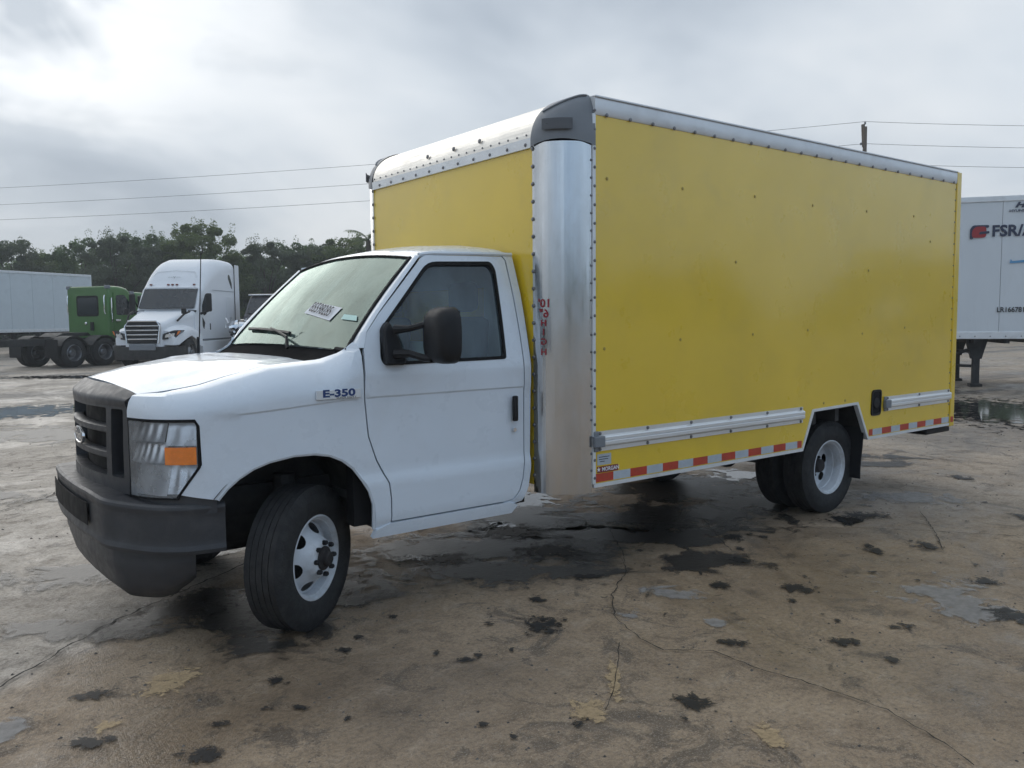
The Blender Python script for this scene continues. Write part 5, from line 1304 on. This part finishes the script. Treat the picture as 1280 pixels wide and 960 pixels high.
for i, (px, dep, h, what) in enumerate([(-30, 60, 8.2, 'at the left edge above the white trailer'), (22, 58, 8.4, 'second from the left above the white trailer'), (70, 61, 7.6, 'with a sparse grey top behind the white trailer'), (112, 59, 8.6, 'above the green tractor cab'), (150, 57, 8.6, 'between the green cab and the white sleeper roof'),
        (188, 60, 9.0, 'left behind the white sleeper roof'), (225, 58, 8.2, 'right behind the white sleeper roof'), (258, 55, 9.2, 'tallest of the tree line, behind the white sleeper tractor'), (300, 60, 7.6, 'in the low dip right of the tallest tree'), (335, 57, 8.0, 'right of the sleeper tractor above the wrecked truck'), (372, 60, 8.2, 'behind the top of the windshield'),
        (408, 58, 7.8, 'above the middle of the cab roof'), (440, 56, 8.2, 'with a thin top beside the cargo box edge')]):
    x = -.82+dep*(sin(YAW)+cos(YAW)*(px-640)/1040.05); y = -4.87+dep*(cos(YAW)-sin(YAW)*(px-640)/1040.05)
    t = thing('tree', 'dark green leafy tree '+what, 'tree', (x, y, 0), i*2.4, 'trees along the back of the lot')
    s = h*.93/8.6; t.scale = (s*.98, s*.98, s)
    tm, cm = TREES[i % 5]; new_obj('trunk', tm, None, t); new_obj('crown', cm, None, t)
# scrub closing the gaps under the crowns
rg = np.random.default_rng(3); bl = []
for i in range(330):
    px = -120+i*2.0; dep = 64+rg.uniform(-3, 5); x = -.82+dep*(sin(YAW)+cos(YAW)*(px-640)/1040.05); y = -4.87+dep*(cos(YAW)-sin(YAW)*(px-640)/1040.05)
    bl.append((np.array([x, y, rg.uniform(.6, 6.0)]), np.array([1.5, 1.5, 1.2])))
sc_ = new_obj('undergrowth', cloud_mesh('undergrowth', leaf_cloud(rg, bl, 420, .08, .17), M_LEAF[0]), None); sc_['kind'] = 'stuff'; sc_['label'] = 'dark tangled undergrowth below the trees'; sc_['category'] = 'undergrowth'
# woods going on round the lot (behind the camera and to the right), seen only in reflections
bl = []
for i in range(390):
    a = radians(rg.uniform(30, 345)); dep = rg.uniform(92, 104); h = rg.uniform(.8, 7.4)
    bl.append((np.array([dep*sin(a), dep*cos(a), h]), np.array([3.2, 3.2, 2.0])))
for i in range(70):
    px = rg.uniform(1080, 1900); dep = rg.uniform(56, 62); x = -.82+dep*(sin(YAW)+cos(YAW)*(px-640)/1040.05); y = -4.87+dep*(cos(YAW)-sin(YAW)*(px-640)/1040.05)
    bl.append((np.array([x, y, rg.uniform(.8, 6.2)]), np.array([2.4, 2.4, 1.7])))
sc_ = new_obj('distant_wood', cloud_mesh('distant_wood', leaf_cloud(rg, bl, 130, .35, .75), M_LEAF[0]), None); sc_['kind'] = 'stuff'; sc_['label'] = 'distant wood round the far side of the lot'; sc_['category'] = 'wood'
# fan palm by the corner of the cargo box
pp = -.82+50*(sin(YAW)+cos(YAW)*(463-640)/1040.05), -4.87+50*(cos(YAW)-sin(YAW)*(463-640)/1040.05)
PALM = thing('palm_tree', 'small palm tree poking out beside the cargo box edge', 'palm tree', (*pp, 0))
MB().tube([(0, 0, -.1), (.1, 0, 3), (.05, .05, 6.3)], [.20, .15, .14], 8).build('trunk', M_TRUNK, PALM)
rr = random.Random(2)
for k in range(16):
    a = 2*pi*k/16+rr.uniform(-.2, .2); e = rr.uniform(-.2, 1.2); Lf = rr.uniform(1.3, 1.7); mb = MB()
    sp = [Vector((cos(a)*Lf*u*cos(e*(1-u*.5)), sin(a)*Lf*u*cos(e*(1-u*.5)), 6.3+Lf*u*sin(e)-1.0*u*u*(.5+.3*sin(e)))) for u in [i/10 for i in range(11)]]
    mb.tube(sp, [.025-.002*i for i in range(11)], 4)
    sd = Vector((-sin(a), cos(a), 0))
    for i in range(2, 11):
        for s in (-1, 1):
            d = (sp[i]-sp[i-1]).normalized(); w = .5*(1-abs(i/10-.55))
            q = sp[i]+sd*s*w+d*w*.7-Vector((0, 0, w*.35)); mb.add([sp[i]-d*.04, sp[i]+d*.04, q], [(0, 1, 2)])
    mb.build('frond', M_LEAF[2], PALM, sharp=None)

# ================================================================== HAZE (humid air over the lot)
hm = bpy.data.materials.new('haze'); hm.use_nodes = True; ht = NT(hm.node_tree); ht.n.clear()
ho = ht.n.new('ShaderNodeOutputMaterial'); hv = ht.n.new('ShaderNodeVolumePrincipled')
hv.inputs['Color'].default_value = (.90, .95, .98, 1); hv.inputs['Density'].default_value = .0016; hv.inputs['Anisotropy'].default_value = 0.2
ht.l.new(hv.outputs[0], ho.inputs['Volume'])
hz = MB().box(-470, 490, -460, 500, -1.2, 13.5).build('haze', hm, kind='stuff', sharp=None)
hz['label'] = 'thin humid haze over the whole lot'; hz['category'] = 'haze'
SC.cycles.volume_bounces = 0
